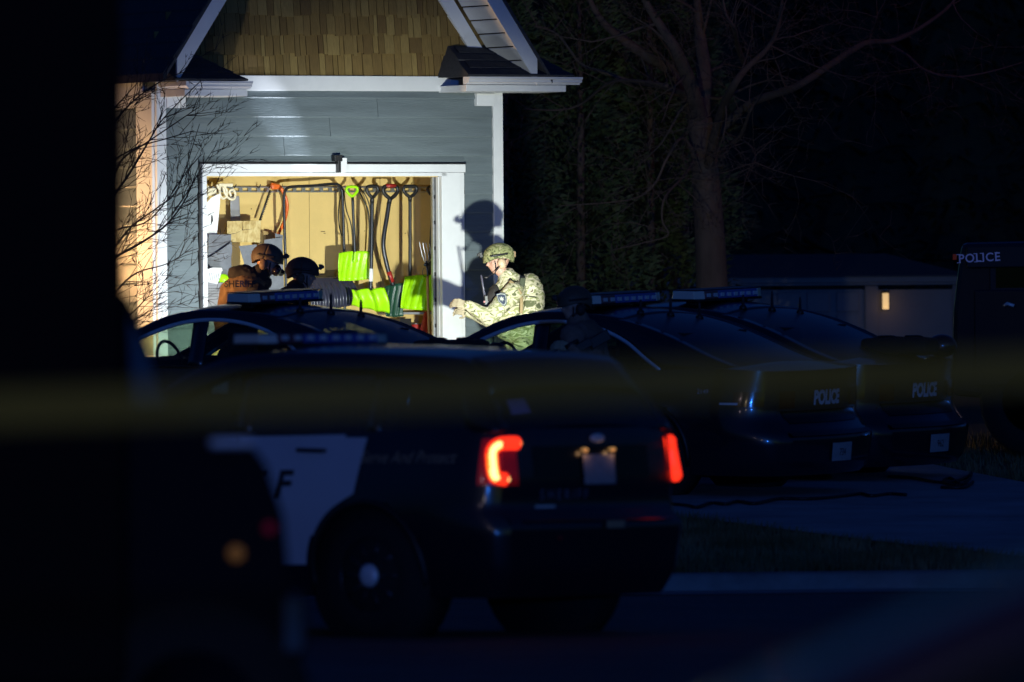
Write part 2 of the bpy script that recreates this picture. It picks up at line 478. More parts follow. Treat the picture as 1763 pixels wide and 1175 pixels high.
# driveway: polygon on the sloping lot, 6 mm above the turf
DRV = [(1.373, 90.1), (1.86, 89.0), (2.74, 86.8), (3.36, 85.6), (3.95, 84.4), (5.2, 83.5), (12.5, 84.5), (8.2, 90.5), (5.6, 93.2), (4.30, 95.5), (3.75, 98.0),
       (3.35, 100.2), (3.0, 103.5), (1.6, 107.5), (-3.6, 104.4), (-6.0, 104.0), (-6.0, 98), (-5.0, 93.5), (-2, 91.6)]
def drape(poly, off, name, m, step=0.5, kind=None):
    bm = bmesh.new()
    vs = [bm.verts.new((x, y, 0)) for x, y in poly]
    bm.faces.new(vs)
    xs = [p[0] for p in poly]; ys = [p[1] for p in poly]
    x = math.ceil(min(xs)) + 0.013
    while x < max(xs):
        bmesh.ops.bisect_plane(bm, geom=bm.verts[:] + bm.edges[:] + bm.faces[:], plane_co=(x, 0, 0), plane_no=(1, 0, 0)); x += 1.0
    y = math.ceil(min(ys)) + 0.017
    while y < max(ys):
        bmesh.ops.bisect_plane(bm, geom=bm.verts[:] + bm.edges[:] + bm.faces[:], plane_co=(0, y, 0), plane_no=(0, 1, 0)); y += 1.0
    bmesh.ops.triangulate(bm, faces=bm.faces[:])
    for v in bm.verts: v.co.z = zg(v.co.x, v.co.y) + off
    me = bpy.data.meshes.new(name); bm.to_mesh(me); bm.free()
    me.materials.append(m)
    o = bpy.data.objects.new(name, me); col.objects.link(o)
    return struct(o)
drape(DRV, 0.006, 'driveway', M['conc'])

def inpoly(x, y, poly):
    c = False; n = len(poly)
    for i in range(n):
        x1, y1 = poly[i]; x2, y2 = poly[i - 1]
        if (y1 > y) != (y2 > y) and x < (x2 - x1) * (y - y1) / (y2 - y1) + x1: c = not c
    return c

def grass(name, label, x0, x1, y0, y1, n, seed, colr):
    rnd = random.Random(seed); mb = MB(); vs = []; fs = []
    while n > 0:
        x = rnd.uniform(x0, x1); y = rnd.uniform(y0, y1)
        if y < dk(x) + 0.18 or inpoly(x, y, DRV): n -= 1; continue
        d = 0.5 + 0.5 * noise.noise(Vector((x * 1.6, y * 0.9, seed)))
        if rnd.random() > 0.35 + 0.8 * d: n -= 1; continue
        h = rnd.uniform(0.03, 0.075) * (0.6 + d); a = rnd.uniform(0, 2 * PI); z = zg(x, y) - 0.03
        dx, dy = math.cos(a) * 0.006, math.sin(a) * 0.006; lx, ly = rnd.gauss(0, 0.022), rnd.gauss(0, 0.022)
        o = len(vs)
        vs += [(x - dx, y - dy, z), (x + dx, y + dy, z), (x + lx, y + ly, z + 0.03 + h)]
        fs.append((o, o + 1, o + 2)); n -= 1
    mb.add(vs, fs)
    o = mb.build(name, colr, fix=False)
    return tag(o, label, 'grass', kind='stuff')
gm = rampmat('dry lawn grass', [(0.3, (0.07, 0.085, 0.03)), (0.5, (0.13, 0.13, 0.06)), (0.7, (0.24, 0.21, 0.12))], 1.4, 0.9, bump=0)
grass('grass', 'short dry grass on the strip between the street kerb and the driveway', 0.4, 6.0, 82.2, 90.6, 42000, 3, gm)
grass('grass', 'dark lawn grass along the far edge of the driveway', 3.2, 8.5, 91, 104, 22000, 5, gm)

# ================================================================== GARAGE BUILDING
TH = R(28); CT, ST = math.cos(TH), math.sin(TH)
c0 = P(270, 617, 104.5)
HO = Vector((c0.x, c0.y, zg(c0.x, c0.y)))
HW = Matrix.Translation(HO) @ Matrix.Rotation(TH, 4, 'Z')
HI = HW.inverted()
def hl(px, py, y=0.0):
    """(along, up) of a picture point on the plane y metres behind the front wall"""
    o = HI @ Vector((0, 0, CAMZ)); d = HI.to_3x3() @ ray(px, py)
    t = (y - o.y) / d.y
    p = o + d * t
    return p.x, p.z
def HX(px, y=0.0, py=400): return hl(px, py, y)[0]
def HZ(py, y=0.0, px=560): return hl(px, py, y)[1]

garage = thing('garage_building', 'grey sided garage with cedar shake gable, white trim and an open lit door', 'building', HO, (0, 0, TH))
W = HX(863)
ox0, ox1 = HX(352), HX(755)            # door opening
oz1 = HZ(305)                          # its head
zf0, zf1 = HZ(157), HZ(131)            # frieze board
WTH = 0.14
# front wall core behind the planks
wall = MB()
wall.box(((ox0 - 0.03) / 2, WTH / 2 + .02, zf1 / 2), (ox0 - 0.03, WTH, zf1))
wall.box(((ox1 + 0.03 + W) / 2, WTH / 2 + .02, zf1 / 2), (W - ox1 - 0.03, WTH, zf1))
wall.box(((ox0 + ox1) / 2, WTH / 2 + .02, (oz1 + 0.03 + zf1) / 2), (ox1 - ox0 + 0.06, WTH, zf1 - oz1 - 0.03))
wall = wall.build('wall', M['siding'], garage)
def plank(x0, x1, z0, z1, parent, y=0.0, side=False):
    mb = MB(); g = 0.002
    a, b = 0.032, 0.008
    pr = [(-a + .006, z0), (-a, z0 + .010), (-b, z1 + .004), (.018, z1 + .004), (.018, z0)]
    n_ = len(pr)
    pts = [Vector((x, y_, z_)) for x in (x0 + g, x1 - g) for y_, z_ in pr]
    if side: pts = [Vector((p.y, p.x, p.z)) for p in pts]
    mb.add(pts, [tuple(range(n_)), tuple(range(2 * n_ - 1, n_ - 1, -1))] + [(i_, (i_ + 1) % n_, n_ + (i_ + 1) % n_, n_ + i_) for i_ in range(n_)])
    return mb.build('plank', M['siding'], parent)
exp = (HZ(170) - HZ(236)) / 2
top = HZ(170)
cl, cr = ox0 - 0.045, HX(797.5)        # outer edges of the door casing
joints = {1: [HX(566, py=185)], 2: [HX(487, py=215)], 3: [HX(566, py=250)], 0: [HX(650)]}
wood_ct = HZ(281)
i = -1
while True:
    z1 = top - i * exp; z0 = z1 - exp
    if z1 < 0.02: break
    z0c = max(z0, 0.02); z1c = min(z1, zf0 - 0.003)
    if z0 >= wood_ct - 0.01:
        xs = [0.10] + joints.get(i, []) + [W - 0.10]
        for a, b in zip(xs, xs[1:]): plank(a, b, z0c, z1c, wall)
    elif z1 > wood_ct + 0.03:
        plank(0.10, cl - 0.02, z0c, z1c, wall); plank(cr + 0.004, W - 0.10, z0c, z1c, wall)
        plank(cl - 0.02, cr + 0.004, wood_ct + 0.006, z1c, wall)
    else:
        plank(0.10, cl - 0.03, z0c, z1c, wall); plank(cr + 0.004, W - 0.10, z0c, z1c, wall)
    i += 1
# frieze, corner boards
mb = MB(); mb.box((W / 2, -0.022, (zf0 + zf1) / 2), (W - 0.0, 0.044, zf1 - zf0)); mb.build('frieze_board', M['trim'], garage, 0.004)
for x in (0.045, W - 0.045):
    mb = MB(); mb.box((x, -0.024, (zf0 - 0.003) / 2), (0.10, 0.040, zf0 - 0.003)); mb.build('corner_board', M['trim'], garage, 0.004)
for x, s in ((0.09 + 0.10, 1), (W - 0.09 - 0.095, -1)):
    z1_ = HZ(160); z0_ = HZ(182)
    mb = MB(); mb.box((x, -0.034, (z0_ + z1_) / 2 - (0.03 if s > 0 else 0)), (0.19, 0.066, z1_ - z0_)); mb.build('corner_block', M['trim'], garage, 0.004)
# door casing
hz0, hz1 = HZ(304), HZ(283)
mb = MB(); mb.box(((cl + cr) / 2, -0.03, (HZ(297) + hz1) / 2), (cr - cl, 0.06, hz1 - HZ(297))); mb.build('head_casing', M['trim'], garage, 0.004)
mb = MB(); mb.box(((ox0 + ox1) / 2 + 0.02, 0.0, (HZ(297) - 0.002 + hz0) / 2), (ox1 - ox0 + 0.08, 0.12, HZ(297) - hz0 - 0.004)); mb.build('head_stop', M['trim'], garage, 0.004)
mb = MB(); mb.box(((cl + ox0) / 2, -0.03, HZ(297) / 2), (ox0 - cl, 0.06, HZ(297) - 0.004)); mb.build('side_casing', M['trim'], garage, 0.004)
xr_ = HX(789)
mb = MB(); mb.box(((ox1 + 0.004 + xr_) / 2, -0.03, HZ(297) / 2), (xr_ - ox1 - 0.008, 0.06, HZ(297) - 0.004)); mb.build('side_casing', M['trim'], garage, 0.004)
mb = MB(); mb.box(((xr_ + cr) / 2, -0.016, HZ(297) / 2), (cr - xr_ - 0.004, 0.034, HZ(297) - 0.004)); mb.build('casing_edge_board', M['trim'], garage, 0.003)
# dark drip edge above the casing; black strip paints the shadow gap left of it
mb = MB(); mb.box(((cl + cr) / 2 - .01, -0.034, hz1 + 0.007), (cr - cl + 0.03, 0.062, 0.010)); mb.box((cl - 0.016, -0.02, HZ(283) / 2), (0.02, 0.03, HZ(283))); mb.build('drip_edge_and_gap', M['black'], garage)
# jamb lining
mb = MB(); mb.box((ox1 + 0.012, 0.025, oz1 / 2), (0.022, 0.05, oz1)); mb.build('jamb', M['trim'], garage)
mb = MB(); mb.box((ox0 - 0.012, 0.09, oz1 / 2), (0.022, 0.17, oz1)); mb.build('jamb', M['trim'], garage)
mb = MB(); mb.box(((ox0 + ox1) / 2, 0.09, oz1 + 0.012), (ox1 - ox0, 0.17, 0.022)); mb.build('head_jamb', M['tan'], garage)
# door track on the right, inside the opening
tx = ox1 + .014
mb = MB()
mb.box((tx, 0.10, oz1 / 2 + .1), (0.006, 0.055, oz1 + .2)); mb.box((tx - 0.018, 0.072, oz1 / 2 + .1), (0.04, 0.005, oz1 + .2)); mb.box((tx - 0.036, 0.09, oz1 / 2 + .1), (0.004, 0.03, oz1 + .2))
mb.build('door_track', M['steel'], garage)
for k in range(9):
    mb = MB(); mb.box((tx - 0.018, 0.068, 0.25 + k * 0.24), (0.016, 0.004, 0.035)); mb.build('track_slot', M['black'], garage)
# interior shell
BY = 1.25
zc = oz1 + 0.28
mb = MB(); mb.box((W / 2, BY + 0.05, zc / 2), (W, 0.10, zc)); mb.build('back_wall', M['tan'], garage)
mb = MB(); mb.box((W - 0.05, BY / 2 + .08, zc / 2), (0.08, BY - 0.17, zc)); mb.build('inner_side_wall', M['tan'], garage)
mb = MB(); mb.box((0.05, BY / 2 + .08, zc / 2), (0.08, BY - 0.17, zc)); mb.build('inner_side_wall', M['tan'], garage)
mb = MB(); mb.box((W / 2, BY / 2 + .08, zc + 0.03), (W - .02, BY + 0.0, 0.05)); mb.build('ceiling', M['tan'], garage)
mb = MB(); mb.box((W / 2, BY / 2 + .03, 0.0), (W - .02, BY + 0.0, 0.06)); mb.build('floor', M['conc'], garage)
# left side wall: corner board, planks, soffit of the eave
LD = 3.4
mb = MB(); mb.box((0.02, LD / 2 + 0.17, zf1 / 2), (0.04, LD - 0.02, zf1)); sw = mb.build('side_wall', M['siding'], garage)
mb = MB(); mb.box((-0.018, 0.165, (zf0 - .004) / 2), (0.032, 0.33, zf0 - .004)); mb.build('side_corner_board', M['trim'], garage, 0.004)
mb = MB(); mb.box((-0.016, LD / 2 + .1, (HZ(188) + zf0) / 2 + .06), (0.028, LD - .2, zf0 - HZ(188) + .1)); mb.build('side_frieze', M['trim'], garage, 0.004)
k = 0
while True:
    z1 = HZ(190) - k * exp; z0 = max(0.03, z1 - exp)
    if z1 < 0.1: break
    plank(0.335, 1.6, z0, z1, sw, side=True); k += 1
# coach lamp on that wall (hidden from here by the near truck): it lights the side wall
lampx, lampy, lampz = -0.20, 1.35, HZ(430)
cl_ = thing('coach_lamp', 'lit coach lamp on the side wall at the left garage corner', 'lamp', HW @ Vector((-0.02, lampy, lampz)), (0, 0, TH))
mb = MB(); mb.box((-.01, 0, 0), (0.02, 0.12, 0.22)); mb.tube([(-.02, 0, .08), (-.12, 0, .16), (-.18, 0, .14)], .008); mb.build('bracket', M['black'], cl_)
mb = MB(); mb.lathe([(0.01, .17), (0.09, .10), (0.09, .085)], 12, c=(-.18, 0, 0)); mb.build('cap', M['black'], cl_); mb = MB(); mb.lathe([(0.05, -.12), (0.05, -.10)], 12, c=(-.18, 0, 0)); mb.build('base', M['black'], cl_)
mb = MB(); mb.lathe([(0.02, -.09), (0.025, .07)], 10, c=(-.18, 0, 0)); mb.build('bulb', mat('warm lamp glass', (1, .6, .3), .4, emit=(1, .55, .22), estr=6), cl_)
lamp('coach_lamp_light', 'POINT', HW @ Vector((-0.36, lampy - .05, lampz - .02)), 45, (1.0, 0.52, 0.20), 0.05)

lamp('porch_light', 'SPOT', HW @ Vector((-2.6, 0.35, HZ(500))), 520, (1.0, 0.58, 0.25), 0.06, HW @ Vector((0, .35, HZ(500))), 84, .9)
lamp('streak_light', 'SPOT', HW @ Vector((HX(690), -0.9, HZ(572))), 620, (0.8, 0.87, 1.0), 0.02, HW @ Vector((HX(478), 0.0, HZ(200))), 11, 1.0)  # added unseen spot behind the left sedan, throws the streak on the siding
# gable
gx0, gx1 = 0.0, W
def zr_at(x):   # rake line on the wall plane (top of wall under the roof)
    return None
RO = 0.62                                   # overhang of roof and returns
ul, ur = HX(305, -RO, 97), HX(925, -RO, 97)
zb_ = HZ(97, -RO)
um = (ul + ur) / 2
zt_ = HZ(0, -RO)
ul0 = HX(366, -RO, 0); ur0 = HX(870, -RO, 0)
SL = (zt_ - zb_) / (((ul0 - ul) + (ur - ur0)) / 2)
apex = zb_ + SL * (ur - ul) / 2
def rake(x): return apex - SL * abs(x - um)   # outer edge line of the roof
rt = 0.17 * math.sqrt(1 + SL * SL)           # vertical depth of the rake board
poly = [(um - (apex - 0.12 - zf1) / SL, zf1 + .002), (um + (apex - 0.12 - zf1) / SL, zf1 + .002), (um, apex - 0.12)]
poly = [(max(0.0, min(W, a)), b) for a, b in poly]
gp = [(0.0, zf1 + .002), (W, zf1 + .002), (W, rake(W) - .12), (um, apex - 0.12), (0.0, rake(0) - .12)]
mb = MB(); mb.prism(gp, lambda a, b: Vector((a, 0.02, b)), lambda a, b: Vector((a, 0.14, b)))
gable = mb.build('gable', M['cedar'], garage)
rh = (HZ(97) - HZ(131))
rnd = random.Random(11)
z = zf1 + 0.004; row = 0
while z < HZ(-30):
    x = 0.0
    while x < W:
        wd = rnd.choice((.045, .06, .075, .09, .115)) * rnd.uniform(.85, 1.15)
        x1 = min(W, x + wd)
        if (rake(x) - 0.15 > z + .02 or rake(x1) - .15 > z + .02):
            dz = rnd.choice([0, 0, 0.006, 0.014, 0.028, -0.010, .02]) if row else 0
            t = rnd.uniform(0.010, 0.026); g = rnd.uniform(.002, .0045)
            mb = MB(); zt2 = z + rh + 0.03
            zz = z + dz
            mb.hexa([Vector(p) for p in [(x + g, -0.006 - t, zz), (x1 - g, -0.006 - t, zz), (x1 - g, 0.018, zz), (x + g, 0.018, zz),
                                         (x + g, 0.002, zt2), (x1 - g, 0.002, zt2), (x1 - g, 0.018, zt2), (x + g, 0.018, zt2)]])
            mb.build('shake', M['cedar'], gable)
        x = x1
    z += rh; row += 1
# rake boards, frieze rakes, soffits, roof
def along(s, t): return um + s * t           # helper
def rake_piece(name, s, y0, y1, top_off, depth, m, xa, xb, bev=0.0):
    pts = []
    mb = MB()
    fn = lambda x: apex - SL * x
    p = []
    for y in (y0, y1):
        pass
    q = lambda x, zoff, y: Vector((um + s * x, y, fn(x) + zoff))
    mb.hexa([q(xa, top_off - depth, y0), q(xb, top_off - depth, y0), q(xb, top_off - depth, y1), q(xa, top_off - depth, y1),
             q(xa, top_off, y0), q(xb, top_off, y0), q(xb, top_off, y1), q(xa, top_off, y1)])
    return mb.build(name, m, garage, bev)
half = (ur - ul) / 2
for s in (-1, 1):
    rake_piece('rake_board', s, -RO, -RO + 0.03, 0, 0.25, M['trim'], 0.0, half)
    rake_piece('rake_frieze', s, -0.045, -0.002, -0.30, 0.22, M['trim'], 0.0, half - 0.1)
    # roof deck above
    rake_piece('roof_deck', s, -RO - 0.02, 3.5, 0.03, 0.045, M['shingle'], 0.0, half + 0.15)
# soffit slats between the rake board and the wall on the right
n = 20
seglen = half * 0.92
for k in range(n):
    a = half - (k + 1) * 0.085 - 0.05; b = a + 0.070
    for s in (1,):
        rake_piece('soffit_slat', s, -RO + 0.034, -0.05, -0.23, 0.012, M['trim'], a, b)
# roof shingle tabs on the left slope, which the camera sees in the dark
rnd = random.Random(5)
for r_ in range(13):
    xo = half + 0.15 - r_ * 0.10
    for c_ in range(9):
        y0 = -RO - 0.01 + c_ * 0.33 - (0.16 if r_ % 2 else 0); y1 = y0 + 0.322
        y0 = max(y0, -RO - 0.015)
        t = 0.034 + rnd.uniform(0, .006)
        mb = MB(); fn = lambda x: apex - SL * x
        q = lambda x, y, o: Vector((um - x, y, fn(x) + o))
        mb.hexa([q(xo, y0, .03), q(xo, y1, .03), q(xo - .12, y1, .03), q(xo - .12, y0, .03),
                 q(xo, y0, t + .022), q(xo, y1, t + .022), q(xo - .12, y1, t), q(xo - .12, y0, t)])
        mb.build('shingle', M['shingle'], garage)

# eave returns at both feet of the gable, each with a small shingled roof, crown gutter and fascia
def eave_return(xa, xb, zt, inner, name):
    """xa..xb along the wall; inner=-1: roof leans down to the left end, +1: to the right end"""
    zg1, zg0 = zt, zt - (HZ(137) - HZ(150, px=560))
    mb = MB()
    prof = [(-0.0, zg1), (-0.03, zg1), (-0.03, zg1 - .018), (-0.012, zg1 - .03), (-0.012, zg1 - .05), (0.03, zg0 + .012), (0.03, zg0), (0.10, zg0), (0.10, zg1)]
    o = -RO
    n_ = len(prof)
    vs = [Vector((x, o + a, b)) for x in (xa, xb) for a, b in prof]
    mb.add(vs, [tuple(range(n_)), tuple(range(n_, 2 * n_))] + [(i, (i + 1) % n_, n_ + (i + 1) % n_, n_ + i) for i in range(n_)])
    mb.build('crown_gutter', M['gutter'], garage)
    f0 = zg0 - (HZ(148) - HZ(160))
    mb = MB(); mb.box(((xa + xb) / 2 + (0.0 if inner < 0 else -0.06), (o + 0.05 - 0.0) / 2, (f0 + zg0) / 2 - .002), ((xb - xa) - (0.02 if inner < 0 else 0.14), -o - 0.07, zg0 - f0 - .004))
    mb.build('return_fascia', M['trim'], garage, 0.004)
    return zg1, f0
zr1 = HZ(131, -RO)
z_l, f_l = eave_return(HX(327, -RO), HX(435, -RO), HZ(141, -RO), -1, 'l')
z_r, f_r = eave_return(HX(808, -RO), HX(1003, -RO), zr1, 1, 'r')
# return roofs: hipped wedges
def wedge(name, corners, ridge, m, tabs):
    a, b, c, d = [Vector(p) for p in corners]; r0, r1 = [Vector(p) for p in ridge]
    mb = MB(); mb.add([a, b, c, d, r0, r1], [(0, 1, 5, 4), (1, 2, 5), (3, 0, 4), (2, 3, 4, 5), (3, 2, 1, 0)])
    o = mb.build(name, m, garage)
    # front slope a-b-r1-r0 carries tabs
    nrm = (b - a).cross(r0 - a).normalized()
    if nrm.y > 0: nrm = -nrm
    rows, cols = tabs
    for i in range(rows):
        for j in range(cols):
            u0 = i / rows; u1 = (i + 1.12) / rows; s0 = (j + (0.5 if i % 2 else 0)) / cols; s1 = s0 + 0.96 / cols
            s0 = max(0, s0); s1 = min(1, s1)
            if s1 - s0 < .02: continue
            u1 = min(u1, 1)
            pt = lambda s_, u_, off: (a.lerp(b, s_)).lerp(r0.lerp(r1, s_), u_) + nrm * off
            mb = MB(); mb.hexa([pt(s0, u0, .002), pt(s1, u0, .002), pt(s1, u1, .002), pt(s0, u1, .002), pt(s0, u0, .018), pt(s1, u0, .018), pt(s1, u1, .006), pt(s0, u1, .006)])
            mb.build('shingle', M['shingle'], o)
    return o
xa, xb = HX(806, -RO), HX(990, -RO)
wedge('return_roof', [(xa, -RO - .02, z_r + .004), (xb, -RO - .02, z_r + .004), (xb, 0.3, z_r + .004), (xa, 0.3, z_r + .004)],
      [(xa + .12, -0.02, HZ(78, 0)), (HX(912, -0.1), -0.02, HZ(84, 0))], M['shingle'], (4, 7))
xa, xb = HX(302, -RO), HX(428, -RO)
wedge('return_roof', [(xa, -RO - .02, z_l + .004), (xb, -RO - .02, z_l + .004), (xb - .05, 0.0, z_l + .004), (xa, 0.0, z_l + .004)],
      [(xa, -0.02, HZ(86, 0)), (HX(330, -0.1), -0.02, HZ(90, 0))], M['shingle'], (4, 7))
# side gutter and fascia running back along the left wall
gxl = HX(325, -RO)
mb = MB()
zg1, zg0 = z_l, z_l - (HZ(137) - HZ(150))
prof = [(0.0, zg1), (-0.0, zg0 + .03), (0.03, zg0), (0.08, zg0), (0.08, zg1)]
n_ = len(prof)
vs = [Vector((gxl - .015 + a, y, b)) for y in (-RO + .0, 3.3) for a, b in prof]
mb.add(vs, [tuple(range(n_)), tuple(range(n_, 2 * n_))] + [(i, (i + 1) % n_, n_ + (i + 1) % n_, n_ + i) for i in range(n_)])
mb.build('side_gutter', M['gutter'], garage)
mb = MB(); mb.box((gxl + .03, 1.35, (f_l + zg0) / 2), (0.05, 3.8, zg0 - f_l - .003)); mb.build('side_fascia', M['trim'], garage)
# small black bracket with a white plate above the door
bx, bz = hl(575, 283)
br = thing('wall_bracket', 'small black bracket with a white plate on the casing above the door', 'bracket', HW @ Vector((bx, -0.06, bz)), (0, 0, TH))
kx = 1 / 163.0; kz = 1 / 185.0
mb = MB(); mb.box((-1 * kx, -.02, 10 * kz), (13 * kx, .06, 11 * kz)); mb.box((0 * kx, -.03, -4 * kz), (5 * kx, .05, 22 * kz)); mb.build('arm', M['black'], br, 0.004)
mb = MB(); mb.box((8 * kx, -.02, -2 * kz), (11 * kx, .05, 25 * kz)); mb.build('plate', M['trim'], br, 0.004)

# ================================================================== THINGS IN THE GARAGE
def hpt(px, py, y):
    u, z_ = hl(px, py, y); return HW @ Vector((u, y, z_))
class Spot:
    """frame at a picture point on the plane y behind the wall; pixel offsets become metres"""
    def __init__(s, px, py, y, name, label, cat, group=None, tilt=0.0):
        s.px, s.py, s.y = px, py, y
        s.o = thing(name, label, cat, hpt(px, py, y), (0, tilt, TH), group)
        s.u0, s.z0 = hl(px, py, y)
    def q(s, px, py, dy=0.0):
        u, z_ = hl(px, py, s.y + dy); return Vector((u - s.u0, dy, z_ - s.z0))

def floorpy(y): return None
# tool rail
s = Spot(352, 325, BY - 0.03, 'tool_rail', 'long slotted metal tool rail across the tan back wall', 'rail')
mb = MB()
a, b = s.q(352, 325), s.q(752, 321)
mb.box(((a.x + b.x) / 2, 0, .012), (b.x - a.x, 0.012, 0.012)); mb.box(((a.x + b.x) / 2, 0, -.03), (b.x - a.x, 0.012, 0.012))
n_ = 26
for k in range(n_ + 1):
    x = a.x + (b.x - a.x) * k / n_
    mb.box((x, 0, -.009), (0.035, 0.011, 0.030))
mb.build('slotted_bar', M['steel'], s.o)
for k, px in enumerate((372, 400, 442, 460, 480, 610, 640, 670, 706, 738)):
    p = s.q(px, 322)
    mb = MB(); mb.tube([p + Vector((0, 0, .0)), p + Vector((0, -.05, -.01)), p + Vector((0, -.08, .02))], .005, 6); mb.build('hook', M['darkmetal'], s.o)

def dgrip(mb, q, cx, ty, w_, h_, r, y=0):
    """D-shaped grip: picture centre, top, width, height"""
    pts = []
    top_ = ty + 3
    for px, py in ((cx, ty + h_), (cx - w_ * .28, ty + h_ * .72), (cx - w_ * .47, ty + h_ * .38), (cx - w_ * .42, ty + h_ * .08), (cx - w_ * .2, ty), (cx + w_ * .2, ty), (cx + w_ * .42, ty + h_ * .08), (cx + w_ * .47, ty + h_ * .38), (cx + w_ * .28, ty + h_ * .72), (cx, ty + h_)):
        pts.append(q(px, py, y))
    mb.tube(spline(pts, 3), r, 7)
def shaft(mb, q, pts, r, dy=0.0):
    mb.tube(spline([q(px, py, dy) for px, py in pts], 5), r, 8)
def scoop(q, pl, dy, curve, ribs, depth=0.03, lean=0.0):
    """blade: pl four picture corners (tl, tr, br, bl), curved and ribbed"""
    mb = MB()
    tl, tr, br_, bl = [q(*p, dy) for p in pl]
    def fn(a, b):
        p = tl.lerp(tr, a).lerp(bl.lerp(br_, a), b)
        p = p + Vector((0, -curve * math.sin(PI * a) * .0 + curve * (4 * (a - .5) ** 2 - 1) * -1 * .5, 0))
        bow = 0
        sh = a * ribs + b * .9
        rib = max(0, math.cos(2 * PI * sh)) ** 3 * .014 * min(1, b * 6)
        p = p + Vector((0, -rib - lean * b + 0.012 * math.sin(PI * b), 0.0 + .01 * math.sin(PI * a) * (1 if b < .5 else -.6)))
        return p
    mb.grid(fn, 34, 10)
    return mb

# black tube frame (cart handle)
s = Spot(540, 470, 0.95, 'cart_handle', 'tall black bent tube cart handle standing in the garage', 'handle')
mb = MB(); shaft(mb, s.q, [(493, 600), (492, 470), (490, 400), (489, 340), (493, 326), (503, 322), (540, 320), (575, 317), (584, 320), (589, 330), (591, 380), (593, 470), (594, 600)], .014)
mb.build('tube', M['darkmetal'], s.o)
# orange bent handle
s = Spot(480, 400, 1.12, 'trimmer_shaft', 'orange curved tool handle hanging left of the black tube frame', 'garden tool')
mb = MB(); shaft(mb, s.q, [(467, 318), (480, 321), (487, 330), (493, 345), (494, 362), (488, 385), (480, 402), (474, 425)], [.020] * 36 and .017); mb.build('shaft', M['orange'], s.o)
mb = MB(); mb.box(s.q(474, 322), (.09, .05, .05)); mb.build('grip', M['orange'], s.o, .012)
# hedge saw / thin dark blade leaning
s = Spot(455, 360, 1.1, 'pruning_saw', 'thin dark toothed saw hanging aslant beside the orange handle', 'saw')
mb = MB(); a, b = s.q(465, 328), s.q(447, 380)
mb.tube([a, b], .009, 6); d = (b - a)
for k in range(18):
    p = a + d * (k + .5) / 18; mb.box(p + Vector((.012, 0, 0)), (.014, .004, .008))
mb.build('blade', M['darkmetal'], s.o)
# cream grips at the upper left
s = Spot(392, 335, 1.0, 'hedge_shears', 'pair of cream looped shear grips hanging from the rail', 'shears')
mb = MB()
for pts in ([(380, 318), (378, 332), (383, 342), (390, 338), (389, 325), (381, 317)], [(384, 322), (388, 335), (396, 343), (403, 343), (405, 334), (401, 327), (395, 330), (398, 338)]):
    shaft(mb, s.q, pts, .012)
mb.build('grip', M['cream'], s.o)
mb = MB(); a, b = s.q(376, 316), s.q(400, 322); mb.box(((a + b) / 2), (b.x - a.x, .04, .03)); mb.build('bar', M['cream'], s.o, .006)
s = Spot(364, 325, 0.98, 'cream_holder', 'cream plastic holder at the left end of the tool rail', 'holder')
mb = MB(); a, b = s.q(356, 317), s.q(371, 345); mb.box(((a + b) / 2), (b.x - a.x, .05, .07)); mb.tube([s.q(358, 320), s.q(357, 345)], .012); mb.tube([s.q(373, 318), s.q(379, 328)], .014); mb.build('body', M['cream'], s.o, .01)
# bright white panel / bag and grey bag hanging
s = Spot(368, 395, 0.9, 'white_panel', 'bright white tapering plastic sled leaning at the left jamb', 'sled')
mb = MB(); pl = [(355, 350), (363, 341), (372, 336), (380, 333), (378, 360), (374, 400), (372, 418), (357, 418), (356, 385)]
mb.prism(pl, lambda a, b: s.q(a, b, 0), lambda a, b: s.q(a, b, .03)); mb.build('shell', M['white'], s.o, .004)
mb = MB(); mb.prism([(364, 370), (366, 372), (367, 380), (363, 388)], lambda a, b: s.q(a, b, -.004), lambda a, b: s.q(a, b, -.001)); mb.build('grip_hole', M['black'], s.o)
s = Spot(403, 360, 1.12, 'grey_tube', 'upright grey board hanging behind the strand board', 'board')
mb = MB(); mb.prism([(396, 340), (412, 337), (414, 385), (397, 385)], lambda a, b: s.q(a, b, 0), lambda a, b: s.q(a, b, .04)); mb.build('sheet', M['greyplastic'], s.o, .01)
# strand board, crate-like box with depth
s = Spot(420, 400, 0.85, 'strand_board', 'gold strand board box standing above the grey sheets', 'board')
mb = MB(); mb.prism([(391, 381), (449, 380), (448, 418), (391, 417)], lambda a, b: s.q(a, b, 0), lambda a, b: s.q(a, b, .10)); mb.build('panel', M['osb'], s.o, .003)
s = Spot(465, 400, 1.13, 'tan_carton', 'tan carton edge behind the strand board', 'carton')
mb = MB(); mb.prism([(453, 397), (472, 402), (472, 440), (452, 440)], lambda a, b: s.q(a, b, 0), lambda a, b: s.q(a, b, .10)); mb.build('panel', mat('brown cardboard', (.36, .24, .09), .85, var=.1), s.o, .003)
# grey cement sheets
def sheet(lbl, pl, y, th=.012):
    cx = sum(p[0] for p in pl) / len(pl); cy = max(p[1] for p in pl)
    s_ = Spot(cx, cy, y, 'cement_sheet', lbl, 'board', 'broken grey boards stacked in the garage')
    mb = MB(); mb.prism(pl, lambda a, b: s_.q(a, b, 0), lambda a, b: s_.q(a, b, th)); mb.build('sheet', M['greyboard'], s_.o, .002)
sheet('upper grey board at the left, behind the cut one', [(359, 404), (398, 404), (399, 560), (356, 560)], 0.80)
sheet('grey board with a slanting cut edge leaning in front at the left', [(355, 446), (369, 438), (385, 427), (399, 417), (400, 432), (397, 450), (400, 480), (401, 580), (356, 580)], 0.74)
sheet('grey board behind the left helmeted officer', [(411, 424), (442, 421), (442, 560), (424, 560), (420, 452)], 0.78)
sheet('grey board beside the black tube frame', [(455, 413), (486, 409), (490, 520), (491, 600), (458, 600)], 0.88)
